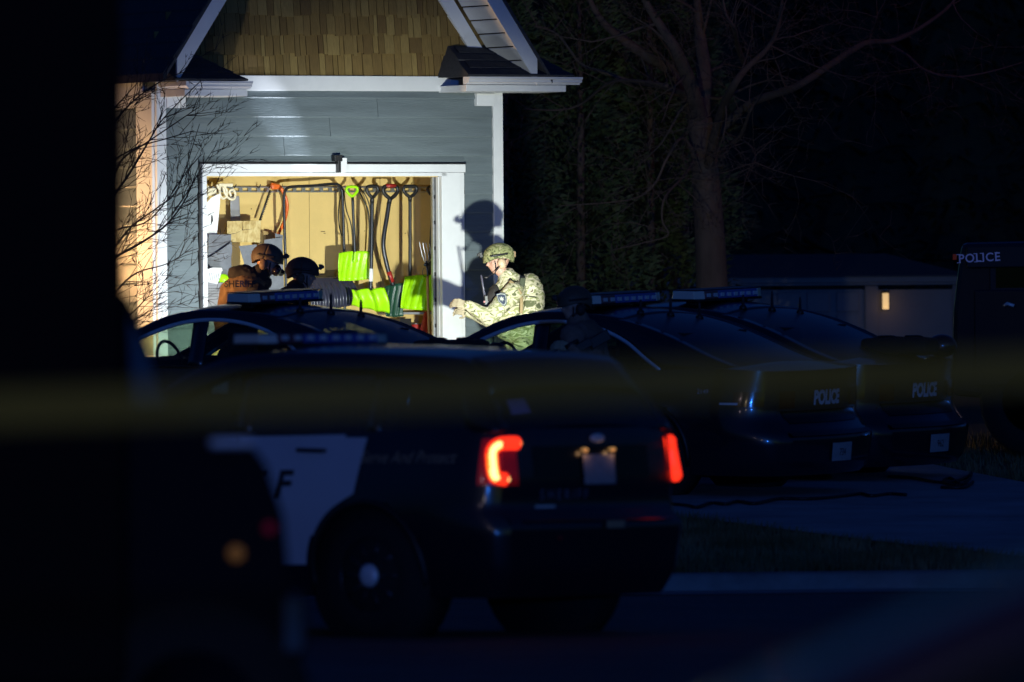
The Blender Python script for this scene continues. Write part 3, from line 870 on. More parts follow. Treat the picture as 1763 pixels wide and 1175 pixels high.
sheet('small grey offcut at the top right of the boards', [(473, 402), (487, 405), (487, 413), (474, 411)], 0.92)
# white laundry basket on a grey perforated crate, with green and purple things
s = Spot(372, 530, 0.5, 'perforated_crate', 'grey perforated plastic crate under the white basket', 'crate')
mb = MB(); a, b = s.q(352, 489), s.q(388, 560); mb.box(((a.x + b.x) / 2, .12, (a.z + b.z) / 2), (b.x - a.x, .24, a.z - b.z)); mb.build('body', M['greyplastic'], s.o, .008)
for j in range(4):
    for i_ in range(9):
        p = s.q(357 + i_ * 3.4, 497 + j * 4.5, -.002); mb = MB(); mb.box(p, (.009, .004, .009)); mb.build('hole', M['black'], s.o)
mb = MB(); a, b = s.q(351, 487), s.q(389, 492); mb.box(((a.x + b.x) / 2, .12, (a.z + b.z) / 2), (b.x - a.x, .26, a.z - b.z)); mb.build('rim', M['greyplastic'], s.o, .004)
s = Spot(368, 487, 0.45, 'laundry_basket', 'bright white slotted basket on top of the grey crate', 'basket')
pl = [(352, 469), (366, 463), (380, 463), (382, 466), (379, 478), (375, 490), (352, 485)]
mb = MB(); mb.prism(pl, lambda a, b: s.q(a, b, .02), lambda a, b: s.q(a, b, .16)); mb.build('shell', M['white'], s.o, .01)
for k in range(6):
    x = 356 + k * 3.8
    mb = MB(); mb.prism([(x, 470), (x + 1, 469.6), (x + 3.4, 483), (x + 2.4, 483.5)], lambda a, b: s.q(a, b, .012), lambda a, b: s.q(a, b, .022)); mb.build('slot', M['greyplastic'], s.o)
mb = MB(); mb.tube([s.q(352, 467), s.q(366, 462.5), s.q(381, 463), s.q(382, 467)], .010, 7); mb.build('rim', M['white'], s.o)
s = Spot(387, 482, 0.55, 'green_ball', 'neon green toy beside the white basket', 'toy')
mb = MB(); mb.ell(s.q(385, 482), (.055, .05, .055)); mb.tube([s.q(383, 476), s.q(391, 478), s.q(393, 488)], .016, 8); mb.build('body', M['neon'], s.o)
s = Spot(391, 492, 0.60, 'purple_toy', 'purple plastic toy behind the sheriff officer', 'toy')
mb = MB(); mb.ell(s.q(392, 489), (.04, .03, .05)); mb.ell(s.q(388, 497), (.04, .03, .04)); mb.ell(s.q(395, 482), (.02, .02, .03)); mb.build('body', M['purple'], s.o)
# coiled cables hanging from hooks
s = Spot(590, 400, 1.08, 'coiled_cable', 'loop of black cable hanging left of the neon shovel', 'cable', 'coiled cables on the tool rail')
mb = MB(); shaft(mb, s.q, [(590, 325), (584, 350), (583, 380), (587, 402), (592, 408)], .006); shaft(mb, s.q, [(592, 325), (596, 360), (604, 385), (607, 410), (608, 440)], .006, -.02); mb.build('loop', M['cable'], s.o)
s = Spot(625, 400, 1.10, 'coiled_cable', 'loop of black cable hanging between the two neon shovels', 'cable', 'coiled cables on the tool rail')
mb = MB(); shaft(mb, s.q, [(616, 325), (626, 345), (634, 365), (636, 400), (634, 440)], .008); shaft(mb, s.q, [(620, 324), (630, 338), (637, 360), (638, 400)], .006, -.02); mb.build('loop', M['cable'], s.o)
# --- shovels
s = Spot(610, 483, 0.72, 'snow_shovel', 'neon green snow shovel with neon grip, hanging highest', 'shovel', 'snow shovels hanging from the rail')
mb = MB(); dgrip(mb, s.q, 606, 322, 20, 17, .014); mb.tube([s.q(606.5, 336), s.q(607, 342)], .013); mb.build('grip', M['neon'], s.o)
mb = MB(); shaft(mb, s.q, [(607, 340), (609, 390), (611, 440)], .014); mb.build('shaft', M['darkmetal'], s.o)
scoop(s.q, [(583, 436), (636, 433), (636, 481), (583, 484)], 0, .05, 5.2).build('blade', M['neon'], s.o, solid=.006)
mb = MB(); mb.box(s.q(612, 443, -.02), (.05, .03, .10), taper=(.5, 1)); mb.build('socket', M['neon'], s.o, .008)
s = Spot(638, 530, 0.62, 'snow_shovel', 'neon green snow shovel with black grip and curled wavy blade', 'shovel', 'snow shovels hanging from the rail')
mb = MB(); dgrip(mb, s.q, 641, 321, 20, 20, .017); mb.tube([s.q(641, 338), s.q(640.5, 350)], .021); mb.build('grip', M['black'], s.o)
mb = MB(); shaft(mb, s.q, [(640.5, 345), (640, 400), (639, 460), (638, 500)], .019); mb.build('shaft', M['darkmetal'], s.o)
mb = MB(); mb.tube([s.q(639, 463, -.003), s.q(638.6, 485, -.003)], .0205, 8); mb.build('sticker', M['white'], s.o)
tl, tr, br_, bl = [s.q(*p) for p in ((603, 500), (662, 496), (668, 540), (606, 527))]
def fn(a, b):
    p = tl.lerp(tr, a).lerp(bl.lerp(br_, a), b)
    return p + Vector((0, -.03 * math.sin(PI * b) - .032 * math.cos(2 * PI * (a * 2.3 - .1 - .25 * b)), .006 * math.cos(2 * PI * a * 2.3)))
mb = MB(); mb.grid(fn, 36, 12); mb.build('blade', M['neon'], s.o, solid=.006)
s = Spot(680, 520, 0.80, 'snow_shovel', 'bent shaft shovel with wide grip, red collar and dark green blade', 'shovel', 'snow shovels hanging from the rail')
mb = MB(); dgrip(mb, s.q, 672, 321, 27, 22, .019); mb.tube([s.q(672, 340), s.q(670, 350)], .023); mb.build('grip', M['black'], s.o)
mb = MB(); mb.tube([s.q(664, 320.5), s.q(681, 320.5)], .0205, 8); mb.build('grip_band', M['red'], s.o)
mb = MB(); shaft(mb, s.q, [(670, 348), (666, 375), (661, 405), (660, 425), (664, 448), (671, 475), (677, 492)], .022); mb.build('shaft', M['darkmetal'], s.o)
mb = MB(); mb.tube([s.q(669, 468), s.q(675.5, 486)], .0245, 8); mb.build('collar', M['red'], s.o)
scoop(s.q, [(662, 494), (697, 488), (694, 545), (664, 545)], 0.0, .05, 3).build('blade', M['dgreen'], s.o, solid=.006)
s = Spot(710, 533, 0.70, 'snow_shovel', 'straight shaft shovel with black grip and broad neon green blade', 'shovel', 'snow shovels hanging from the rail')
mb = MB(); dgrip(mb, s.q, 706, 321, 24, 19, .017); mb.tube([s.q(706, 337), s.q(706, 346)], .020); mb.build('grip', M['black'], s.o)
mb = MB(); shaft(mb, s.q, [(706, 342), (706, 400), (706, 475)], .017); mb.build('shaft', M['black'], s.o)
scoop(s.q, [(697, 477), (750, 474), (748, 535), (689, 531)], 0, .05, 4.4).build('blade', M['neon'], s.o, solid=.006)
s = Spot(742, 530, 0.85, 'snow_shovel', 'shovel at the right end, half hidden by the door track', 'shovel', 'snow shovels hanging from the rail')
mb = MB(); dgrip(mb, s.q, 746, 321, 20, 19, .012); mb.build('grip', M['black'], s.o)
mb = MB(); shaft(mb, s.q, [(746, 340), (743, 400), (739, 460), (737, 500)], .017); mb.build('shaft', M['black'], s.o)
# garden fork with wooden shaft standing tines up
s = Spot(738, 560, 0.50, 'garden_fork', 'garden fork with bent steel tines and a wooden handle, tines up', 'fork')
mb = MB()
for k in range(4):
    x = 722 + k * 5.5
    shaft(mb, s.q, [(x, 416 + k), (x + 3, 432), (x + 7 - k, 446), (733 + k, 453)], .004)
mb.build('tines', M['steel'], s.o)
mb = MB(); shaft(mb, s.q, [(734, 450), (736, 470), (737, 480)], .009); mb.ell(s.q(734, 456), (.03, .02, .02)); mb.tube(spline([s.q(*p) for p in ((730, 462), (727, 470), (731, 477), (738, 474), (737, 464))], 4), .003, 6); mb.build('socket', M['darkmetal'], s.o)
mb = MB(); shaft(mb, s.q, [(736, 476), (737, 520), (740, 600)], .014); mb.build('shaft', M['wood'], s.o)
s = Spot(733, 560, 0.75, 'traffic_cone', 'red cone at the foot of the wooden fork handle', 'cone')
mb = MB(); a = s.q(733, 537); b = s.q(731, 600); mb.lathe([(.012, a.z), (.10, b.z), (.13, b.z), (.13, b.z - .02)], 16); mb.build('cone', M['red'], s.o)
# black ribbed snow pusher
s = Spot(550, 520, 0.95, 'snow_pusher', 'wide black ribbed snow pusher blade leaning on the back wall', 'shovel')
tl, tr, br_, bl = [s.q(*p) for p in ((522, 477), (603, 475), (604, 525), (524, 540))]
def fn(a, b):
    p = tl.lerp(tr, a).lerp(bl.lerp(br_, a), b)
    return p + Vector((0, -.10 * b - .05 * math.sin(PI * b) - (.034 * max(0, math.cos(2 * PI * (a * 8 - b * .2))) ** .6 * min(1, max(0, (b - .22) * 6))), 0))
mb = MB(); mb.grid(fn, 84, 12); mb.build('blade', mat('blue black plastic', (.03, .032, .055), .22, var=.1), s.o, solid=.008)
# low shelf with dark tins behind the shovels
s = Spot(715, 560, 1.0, 'low_shelf', 'low grey shelf behind the right neon shovel', 'shelf')
for py in (540, 590):
    mb = MB(); a, b = s.q(668, py), s.q(742, py); mb.box(((a.x + b.x) / 2, .05, a.z), (b.x - a.x, .3, .02)); mb.build('board', M['greyplastic'], s.o)
mb = MB(); a = s.q(690, 560); mb.box((a.x, .0, a.z), (.12, .2, .12)); mb.build('side', M['black'], s.o)
for k, (px, c_) in enumerate(((700, 'dgreen'), (716, 'red'), (728, 'black'))):
    s = Spot(px, 590, 0.98, 'paint_tin', ['dark green tin on the low shelf', 'red tin on the low shelf', 'black tin on the low shelf'][k], 'tin', 'tins on the low shelf')
    mb = MB(); mb.lathe([(.04, .01), (.045, .02), (.045, .16), (.04, .17)], 14); mb.build('body', M[c_], s.o)
    mb = MB(); mb.lathe([(.038, .171), (.036, .178)], 14); mb.build('lid', M['steel'], s.o)

for k, (px, py, w_, h_) in enumerate(((556, 399, 7, 1.2), (559, 402, 3, 1), (578, 331, 2, 1.6), (698, 402, 1.6, 1.6), (628, 398, 1.4, 1.4), (433, 360, 1.4, 1.4))):
    u_, z_ = hl(px, py, BY - .004); mb = MB(); mb.box((u_, BY - .003, z_), (w_ * kx, .004, h_ * kz)); mb.build('wall_scuff', mat('dark scuff', (.09, .06, .03), .9), garage)
for px in (533, 655):
    u_ = HX(px, BY - .004); mb = MB(); mb.box((u_, BY - .002, zc / 2), (.004, .004, zc)); mb.build('board_seam', mat('seam', (.30, .21, .08), .9), garage)

# the flood lamp behind the sedans that lights the door
gz = zg(WL.x, WL.y)
fl = thing('flood_lamp', 'flood lamp on a tripod behind the rightmost sedan, lighting the door', 'lamp', (WL.x + .02, WL.y - .12, gz), (0, 0, R(15)))
mb = MB(); mb.box((0, -.03, WL.z - gz), (.26, .05, .20)); mb.build('housing', M['black'], fl, .01)
for k in range(3):
    a = 2 * PI * k / 3 + .5; mb = MB(); mb.tube([(0, 0, WL.z - gz - .12), (.32 * math.cos(a), .32 * math.sin(a), 0)], .011, 7); mb.build('leg', M['darkmetal'], fl)
# ================================================================== VEHICLES
class Car:
    def __init__(s, **k):
        s.__dict__.update(k)
        s.xr0 = min(v for _, v in s.rear); s.L = s.xf - s.xr0
    def xr(s, z): return lerp(s.rear, z)
    def xfz(s, z): return s.xf + lerp(s.front, z)
    def t_of(s, x, z): return (x - s.xr(z)) / (s.xfz(z) - s.xr(z))
    def x_of(s, t, z): return s.xr(z) + t * (s.xfz(z) - s.xr(z))
    def plan(s, t):
        L = s.L; c = 0.0
        er = t * L; ef = (1 - t) * L
        if er < s.Rr: c = s.cr * (1 - math.sqrt(max(0, 1 - ((s.Rr - er) / s.Rr) ** 2)))
        if ef < s.Rf: c = s.cf * (1 - math.sqrt(max(0, 1 - ((s.Rf - ef) / s.Rf) ** 2)))
        return s.W - c
    def zt(s, t): return smooth_curve(s.topline, s.xr0 + t * s.L)
    def sec(s, h):
        if h < .5: return 1 - .09 * (1 - h / .5) ** 2
        return 1 - .075 * ((h - .5) / .5) ** 1.6
    def half(s, t, z):
        h = max(0, min(1, (z - s.zb) / (s.zt(t) - s.zb)))
        return s.plan(t) * s.sec(h)
    def side(s, x, z, sg=1, off=0.0):
        t = max(0, min(1, s.t_of(x, z))); return Vector((x, sg * (s.half(t, z) + off), z))
    def rearp(s, y, z, off=0.0):
        hw = s.half(0, z); v = max(-1, min(1, y / hw))
        return Vector((s.xr(z) - s.bulge * (1 - v * v) - off, y, z))
    def crown(s, t):
        x = s.xr0 + t * s.L; k = max(0, min(1, max(s.rail[0][0] + .1 - x, x - s.rail[-1][0] + .2) / .3))
        return s.crn * k * min(1, t * s.L / .3, (1 - t) * s.L / .5) + (k - 1) * .10 * (1 if s.rail[0][0] < x < s.rail[-1][0] else 0) * .5

def build_car(c, root, whitedoors=False):
    nt_, nh = 110, 14
    arches = [(0.0, c.ra), (c.wb, c.ra)]
    def zz(t, h): return c.zb + (c.zt(t) - c.zb) * h
    def inarch(x, z):
        return any((x - ax) ** 2 + (z - c.rw) ** 2 < ar * ar for ax, ar in arches)
    # doors ranges in x
    dr = c.doors
    body = MB(); rear_b = MB()
    for sg in (1, -1):
        def fn(a, b):
            z = zz(a, b); return c.side(c.x_of(a, z), z, sg)
        def skip(a, b):
            z = zz(a, b); x = c.x_of(a, z)
            return inarch(x, z)
        body.grid(fn, nt_, nh, True, skip)
    def topf(a, b):
        v = 2 * b - 1; z0 = c.zt(a); hw = c.half(a, z0)
        fade = max(0, 1 - a * c.L / .5)
        ff = max(0, 1 - (1 - a) * c.L / .7)
        return Vector((c.x_of(a, z0) - c.bulge * (1 - v * v) * fade + c.bulge * 1.2 * (1 - v * v) * ff, v * hw, z0 + c.crown(a) * (1 - v * v)))
    body.grid(topf, nt_, 12)
    def rearf(a, b):
        z = c.zb + (c.zt(0) - c.zb) * b; v = 2 * a - 1
        return Vector((c.xr(z) - c.bulge * (1 - v * v), v * c.half(0, z), z))
    body.grid(rearf, 16, 18)
    def frontf(a, b):
        z = c.zb + (c.zt(1) - c.zb) * b; v = 2 * a - 1
        return Vector((c.xfz(z) + c.bulge * 1.2 * (1 - v * v), v * c.half(1, z), z))
    body.grid(frontf, 16, 12)
    body.box((c.wb / 2 , 0, c.zb + .02), (c.wb + 1.2, c.W * 1.7, .04))
    body.build('body', M['paint'], root)
    # wheel well lips and wells
    for ax, ar in arches:
        for sg in (1, -1):
            mb = MB(); pts = []
            for k in range(19):
                a = PI * (k / 18) * 1.16 - .25
                x = ax + ar * math.cos(a); z = max(c.zb, c.rw + ar * math.sin(a))
                pts.append(c.side(x, z, sg, .004))
            mb.tube(pts, .022, 6); mb.build('arch_lip', M['black'], root)
            mb = MB(); mb.lathe([(ar + .02, sg * (c.W - .30)), (ar + .02, sg * (c.W - .045))], 28, 'Y', (ax, 0, c.rw))
            me = mb.build('wheel_well', M['rubber'], root)
    # doors and handles on both sides
    for sg in (1, -1):
        for (x0, x1) in dr:
            mb = MB()
            def fn(a, b):
                x = x0 + (x1 - x0) * a; t = max(0, min(1, c.t_of(x, 1))); zl_ = .20 if whitedoors else .10; z = c.zb + zl_ + (c.zt(t) - .012 - c.zb - zl_) * b
                # keep clear of the rear wheel
                if x0 < .5:
                    lim = ar_lim(z, c)
                    x = max(lim, x) if lim > x0 else x
                return c.side(x, z, sg, .006)
            mb.grid(fn, 14, 14)
            d = mb.build('door', M['whitepaint'] if (whitedoors) else M['paint'], root)
            hm = MB(); hx = x0 + .16; hz = c.hz
            p0, p1 = c.side(hx, hz, sg, .03), c.side(hx + .20, hz + .005, sg, .03)
            hm.tube([c.side(hx - .01, hz, sg, .0), p0, p1, c.side(hx + .21, hz + .005, sg, .0)], .013, 8)
            hm.build('handle', M['black'], d)
    # wheels
    for ax in (0, c.wb):
        for sg in (1, -1):
            wy = sg * (c.W - .035)
            w = MB(); r = c.rw; wd = .235
            yi = wy - sg * wd
            w.lathe([(r * .62, wy), (r * .90, wy + sg * .006), (r * .985, wy - sg * .03), (r, wy - sg * .06), (r, yi + sg * .06), (r * .985, yi + sg * .03), (r * .9, yi), (r * .62, yi), (r * .62, wy)], 36, 'Y', (ax, 0, r), cap=False)
            wo_ = w.build('wheel', M['rubber'], root)
            rm = MB(); rm.lathe([(r * .64, wy - sg * .005), (r * .60, wy - sg * .012), (r * .57, wy - sg * .05), (r * .2, wy - sg * .045), (r * .19, wy - sg * .02)], 32, 'Y', (ax, 0, r), cap=False); rm.lathe([(r * .61, wy - sg * .07), (r * .60, wy - sg * .075)], 32, 'Y', (ax, 0, r))
            for k in range(10):
                a = 2 * PI * k / 10
                rm.tube([(ax + r * .18 * math.cos(a), wy - sg * .025, r + r * .18 * math.sin(a)), (ax + r * .58 * math.cos(a), wy - sg * .02, r + r * .58 * math.sin(a))], .018, 6)
            rm.build('rim', M['darkmetal'], wo_)
            hb = MB(); hb.lathe([(r * .20, wy - sg * .03), (r * .19, wy + sg * .005), (r * .12, wy + sg * .02), (0.005, wy + sg * .024)], 24, 'Y', (ax, 0, r)); hb.build('hub_cap', M['chrome'], wo_)
    # cabin
    zbelt = c.belt; 
    def yw(x, z):
        return c.yb + (0) - (z - zbelt) * c.tum - max(0, (x - c.xend_f)) * .10 - max(0, c.xend_r - x) * c.rtap
    zr = lambda x: max(zbelt - .005, smooth_curve(c.rail, x))
    zd = lambda x: max(zbelt, min(smooth_curve(c.dlo, x), zr(x) - .02)) if c.dlo[0][0] < x < c.dlo[-1][0] else zbelt
    xa, xc = c.rail[-1][0], c.rail[0][0]
    fr = MB(); st = 90
    for sg in (1, -1):
        def fn(a, b):
            x = xc + (xa - xc) * a; z = zd(x) + (zr(x) - zd(x)) * b
            return Vector((x, sg * yw(x, z), z))
        fr.grid(fn, st, 3)
    x1, x2 = c.x1, c.x2
    def bul(x):
        if x > x1: return c.fb * ((x - x1) / (xa - x1)) ** 1.0
        if x < x2: return -c.rb * ((x2 - x) / (x2 - xc))
        return 0
    def top(x, v, off=0):
        z = zr(x); yy = yw(x, z)
        k = c.rcrown * (1 if x2 <= x <= x1 else .8)
        return Vector((x + bul(x) * (1 - v * v), v * yy, z + k * (1 - v * v) + off))
    fr.grid(lambda a, b: top(x2 - .02 + (x1 - x2 + .04) * a, 2 * b - 1), 40, 14)
    for va, vb in ((-1, -.86), (.86, 1)):
        fr.grid(lambda a, b: top(x1 + (xa - x1) * a, va + (vb - va) * b), 24, 2)
        fr.grid(lambda a, b: top(xc + (x2 - xc) * a, va + (vb - va) * b), 24, 2)
    # pillars between the side windows
    for sg in (1, -1):
        for (p0, p1) in c.pillars:
            def fn(a, b):
                x = p0 + (p1 - p0) * a + (1 - b) * c.plean; z = zbelt - .01 + (zd(p0 + (p1 - p0) * a) - zbelt + .02) * b
                return Vector((x, sg * (yw(x, z) + .003), z))
            fr.grid(fn, 2, 6)
    fr.build('roof', M['paint'], root, solid=.02)
    g = MB(); g.grid(lambda a, b: top(x1 + (xa - x1) * a, -.86 + 1.72 * b, -.004), 14, 12); g.build('windshield', M['glass'], root)
    g = MB(); g.grid(lambda a, b: top(xc + (x2 - xc) * a, -.86 + 1.72 * b, -.004), 14, 12); g.build('rear_window', M['rearglass'], root)
    # side windows
    edges = [c.dlo[0][0]] + [x for p in c.pillars for x in p] + [c.dlo[-1][0]]
    for sg in (1, -1):
        for i in range(0, len(edges), 2):
            e0, e1 = edges[i], edges[i + 1]
            g = MB()
            def fn(a, b):
                x = e0 + (e1 - e0) * a; z = zbelt + (zd(x) - zbelt) * b
                xx = x + (1 - b) * c.plean * (1 if (0 < i or a > .0) and a > .5 and i + 2 < len(edges) or (a <= .5 and i > 0) else 0)
                return Vector((xx, sg * (yw(xx, z) - .006), z))
            g.grid(fn, 16, 5); g.build('side_window', M[c.sideglass[min(i // 2, len(c.sideglass) - 1)]], root)
        # bright trim along the top of the side windows
        t = MB(); n = 44; pts = []
        for k in range(n + 1):
            x = c.dlo[0][0] + (c.dlo[-1][0] - c.dlo[0][0]) * k / n; z = zd(x) + .004
            pts.append(Vector((x, sg * (yw(x, z) + .007), z)))
        t.tube(pts, c.trimr, 6, flat=1.0)
        t.build('window_trim', M[c.trimm], root)
        t = MB(); t.tube([Vector((x, sg * (yw(x, zbelt) + .012), zbelt - .004)) for x in (c.dlo[0][0], (c.dlo[0][0] + c.dlo[-1][0]) / 2, c.dlo[-1][0])], .008, 6); t.build('belt_moulding', M['darkmetal'], root)
        # mirror
        mx = c.dlo[-1][0] - .22
        m_ = MB(); m_.ell((mx + .02, sg * (c.yb + .14), zbelt + .07), (.07, .11, .08), 12, 8); m_.tube([(mx, sg * (c.yb), zbelt + .02), (mx, sg * (c.yb + .10), zbelt + .05)], .022); m_.build('mirror', M['paint'], root)
    # seats, cage and steering wheel seen through the glass
    for sx in c.seats:
        for sy in (-.38, .38):
            m_ = MB(); m_.box((sx, sy, zbelt - .12), (.14, .46, .52), Matrix.Rotation(-.18, 3, 'Y')); sb = m_.build('seat_back', M['interior'], root, .05)
            m_ = MB(); m_.box((sx - .08, sy, zbelt + .215), (.11, .25, .17), Matrix.Rotation(-.1, 3, 'Y')); m_.tube([(sx - .06, sy - .05, zbelt + .05), (sx - .08, sy - .05, zbelt + .16)], .008); m_.tube([(sx - .06, sy + .05, zbelt + .05), (sx - .08, sy + .05, zbelt + .16)], .008); m_.build('headrest', M['interior'], sb, .045)
    m_ = MB(); m_.box((c.wb / 2 - .2, 0, zbelt - .1), (2.2, c.yb * 1.8, .02)); m_.box((xa - .35, 0, zbelt - .03), (.5, c.yb * 1.75, .1)); m_.build('dashboard', M['interior'], root)
    m_ = MB(); px_ = c.seats[0] - .30
    for zc_ in [zbelt - .02 + .09 * k for k in range(5)]: m_.tube([(px_, -.5, zc_), (px_, .5, zc_)], .008, 6)
    for yy in (-.5, -.17, .17, .5): m_.tube([(px_, yy, zbelt - .05), (px_, yy, zbelt + .34)], .014, 6)
    m_.build('prisoner_cage', M['black'], root)
    sw_ = MB(); cx_ = c.seats[0] + .62
    sw_.tube([Vector((cx_ + .06 * math.cos(a), .38 + .18 * math.sin(a), zbelt + .0 + .18 * math.cos(a))) for a in [2 * PI * k / 20 for k in range(21)]], .014, 6); sw_.build('steering_wheel', M['interior'], root)
    return dict(zr=zr, yw=yw, zd=zd, top=top)

def ar_lim(z, c):
    d = (c.ra + .05) ** 2 - (z - c.rw) ** 2
    return math.sqrt(d) if d > 0 else -9

def lightbar(root, x, z, L, m0=('lensclear', 'lensred', 'lensblue', 'lensblue', 'lensblue', 'lensclear'), tilt=0.0, D=.30, H=.075):
    """roof light bar: one lens part per module, left (near) end first"""
    bs = MB(); bs.box((x, 0, z), (D * .86, L * .96, .02)); 
    for sy in (-.36, .36): bs.box((x, sy * L, z - .035), (.10, .05, .06))
    bar = bs.build('light_bar', M['black'], root, .004)
    wts = [0.11, .20, .20, .19, .19, .11]; y = L / 2
    for k, (m_, wt) in enumerate(zip(m0, wts)):
        y1 = y - L * wt; e0 = .04 if k == 0 else 0; e1 = .04 if k == 5 else 0
        poly = [(x - D / 2 + e0, y), (x + D / 2 - e0, y), (x + D / 2 - e1, y1), (x - D / 2 + e1, y1)]
        q = MB(); g = .002
        q.prism([(a, b - (g if b == y else -g)) for a, b in poly], lambda a, b: Vector((a, b, z + .011)), lambda a, b: Vector((x + (a - x) * .93, b, z + .011 + H)))
        lens = q.build('lens', M[m_], bar, .006)
        if 0 < k < 5:
            for j in range(2):
                r_ = MB(); yy = y + (y1 - y) * (j + .5) / 2
                r_.box((x - D / 2 + .0, yy, z + .045), (.012, .05, .03)); r_.build('reflector', M['chrome'], bar)
        y = y1
    cp = MB(); cp.box((x, 0, z + .013 + H + .004), (D * .80, L * .97, .008)); cp.build('cover', M['darkmetal'], bar, .003)
    return bar

def letters(name, txt, size, fn, m, parent, **k):
    return textmesh(txt, size, fn, **k).build(name, m, parent, fix=False)

# ------------------------------------------------------------------ sedans
SED = Car(W=.93, zb=.17, xf=3.78, rear=[(.17, -1.16), (.24, -1.22), (.50, -1.24), (.56, -1.15), (.66, -1.08), (.95, -1.10), (1.06, -1.12)],
          front=[(.17, -.08), (.4, 0), (.6, 0), (.8, -.12)], Rr=.55, cr=.30, Rf=.8, cf=.45, bulge=.10, crn=.05,
          topline=[(-1.24, 1.03), (-.7, 1.05), (0, 1.02), (1.2, 1.0), (2.2, .99), (3.0, .90), (3.5, .78), (3.78, .68)],
          wb=2.86, rw=.345, ra=.40, doors=[(.18, 1.10), (1.13, 2.22)], hz=.86,
          belt=1.02, yb=.85, tum=.42, xend_f=1.6, xend_r=.1, rtap=.10,
          rail=[(-.72, 1.05), (-.45, 1.14), (-.1, 1.28), (.2, 1.375), (.55, 1.44), (1.0, 1.465), (1.4, 1.43), (1.75, 1.29), (2.05, 1.13), (2.32, 1.0)],
          dlo=[(-.10, 1.02), (.02, 1.09), (.29, 1.25), (.60, 1.355), (.95, 1.395), (1.3, 1.365), (1.62, 1.26), (1.9, 1.12), (2.08, 1.02)],
          x1=1.32, x2=.42, fb=.16, rb=.10, rcrown=.055, pillars=[(1.06, 1.20)], plean=-.04, sideglass=['glass', 'glass'],
          seats=[1.02, .02], trimr=.018, trimm='chrome')
YAW = PI - R(32)
def make_sedan(label, loc, det):
    s = thing('police_sedan', label, 'police car', loc, (0, 0, YAW), 'police sedans parked on the driveway')
    k = build_car(SED, s)
    # spoiler lip, black panel, lettering, plate on the tail
    def sheet(name, y0, y1, z0, z1, off, m, taper=0.0, n=14, parent=s):
        mb = MB()
        mb.grid(lambda a, b: SED.rearp((y0 + (y1 - y0) * a) * (1 - taper * (1 - b)), z0 + (z1 - z0) * b, off), n, 3)
        return mb.build(name, m, parent)
    sheet('tail_panel', -.60, .60, .60, .70, .008, mat('gloss black panel', (.003, .003, .004), .2), .12)
    tl = []
    for sg in (1, -1):
        mb = MB()
        mb.grid(lambda a, b: SED.rearp(sg * (.44 + .17 * a), .72 + .14 * b, .010), 5, 4)
        mb.grid(lambda a, b: SED.side(-1.04 + .22 * a, .74 + .12 * b, sg, .010), 4, 4)
        mb.build('tail_light', mat('dark red lens', (.10, .006, .006), .15, coat=.6), s)
    bmp = MB()
    bmp.grid(lambda a, b: SED.rearp(-.64 + 1.28 * a, .50 + .03 * b, .012), 14, 2)
    bmp.build('bumper_edge', M['darkmetal'], s)
    pl = sheet('licence_plate', -.155, .155, .28, .43, .014, M['plate'], 0, 6)
    letters('plate_number', det['plate'], .085, lambda x, y: SED.rearp(-x, .352 + y, .017), M['black'], pl, squeeze=.85)
    letters('police_lettering', 'POLICE', .155, lambda x, y: SED.rearp(-x - .0, .80 + y, .012), M['decal'], s, offset=.008, squeeze=.80)
    letters('unit_number', det['unit'], .055, lambda x, y: SED.side(-.62 - x * -1 if False else -.55 + -x, .86 + y, 1, .012), M['decal'], s)
    mb = MB(); mb.grid(lambda a, b: SED.side(-.86 + .15 * a, .755 + .018 * b, 1, .012), 4, 1); mb.build('side_badge', M['chrome'], s)
    mb = MB(); mb.ell((-.9, .0, 1.075), (.02, .25, .012), 10, 6); mb.build('deck_brake_light', M['black'], s)
    # large lettering and stripe on the doors
    zr = SED_top(k, .86)
    lightbar(s, .86, zr + .012, 1.12, H=.07)
    # pale square decal on the roof side
    mb = MB(); mb.grid(lambda a, b: Vector((1.12 + .10 * a, k['yw'](1.15, k['zr'](1.15)) + .006 - .006 * b, k['zd'](1.15) + .022 + .05 * b)), 2, 2); mb.build('roof_marker', M['decal'], s)
    # aerials on the rear roof
    for (x, y, h) in ((.42, .30, .10), (.30, .02, .15), (.20, -.28, .12)):
        zz = k['top'](x, y / .6).z
        mb = MB(); mb.lathe([(.035, zz - .01), (.03, zz + .02), (.014, zz + .035), (.010, zz + h), (.004, zz + h + .02)], 12, c=(x, y, 0)); mb.build('aerial', M['black'], s)
    return s
def SED_top(k, x): return k['top'](x, 0).z

def car_at(px, D, ground=True):
    p = P(px, 617, D)
    return Vector((p.x, D, 0))
def seat_car(o, wb, yaw, dz=0.0):
    """pitch and roll the car onto the sloping ground"""
    x, y = o.location.x, o.location.y
    f = Vector((math.cos(yaw), math.sin(yaw))); l = Vector((-math.sin(yaw), math.cos(yaw)))
    za = zg(x, y); zf_ = zg(x + f.x * wb, y + f.y * wb)
    zl = zg(x + l.x * .8, y + l.y * .8); zrr = zg(x - l.x * .8, y - l.y * .8)
    o.location.z = (zl + zrr) / 2 + dz + .006
    o.rotation_euler = (math.atan2(zl - zrr, 1.6), -math.atan2(zf_ - za, wb), yaw)
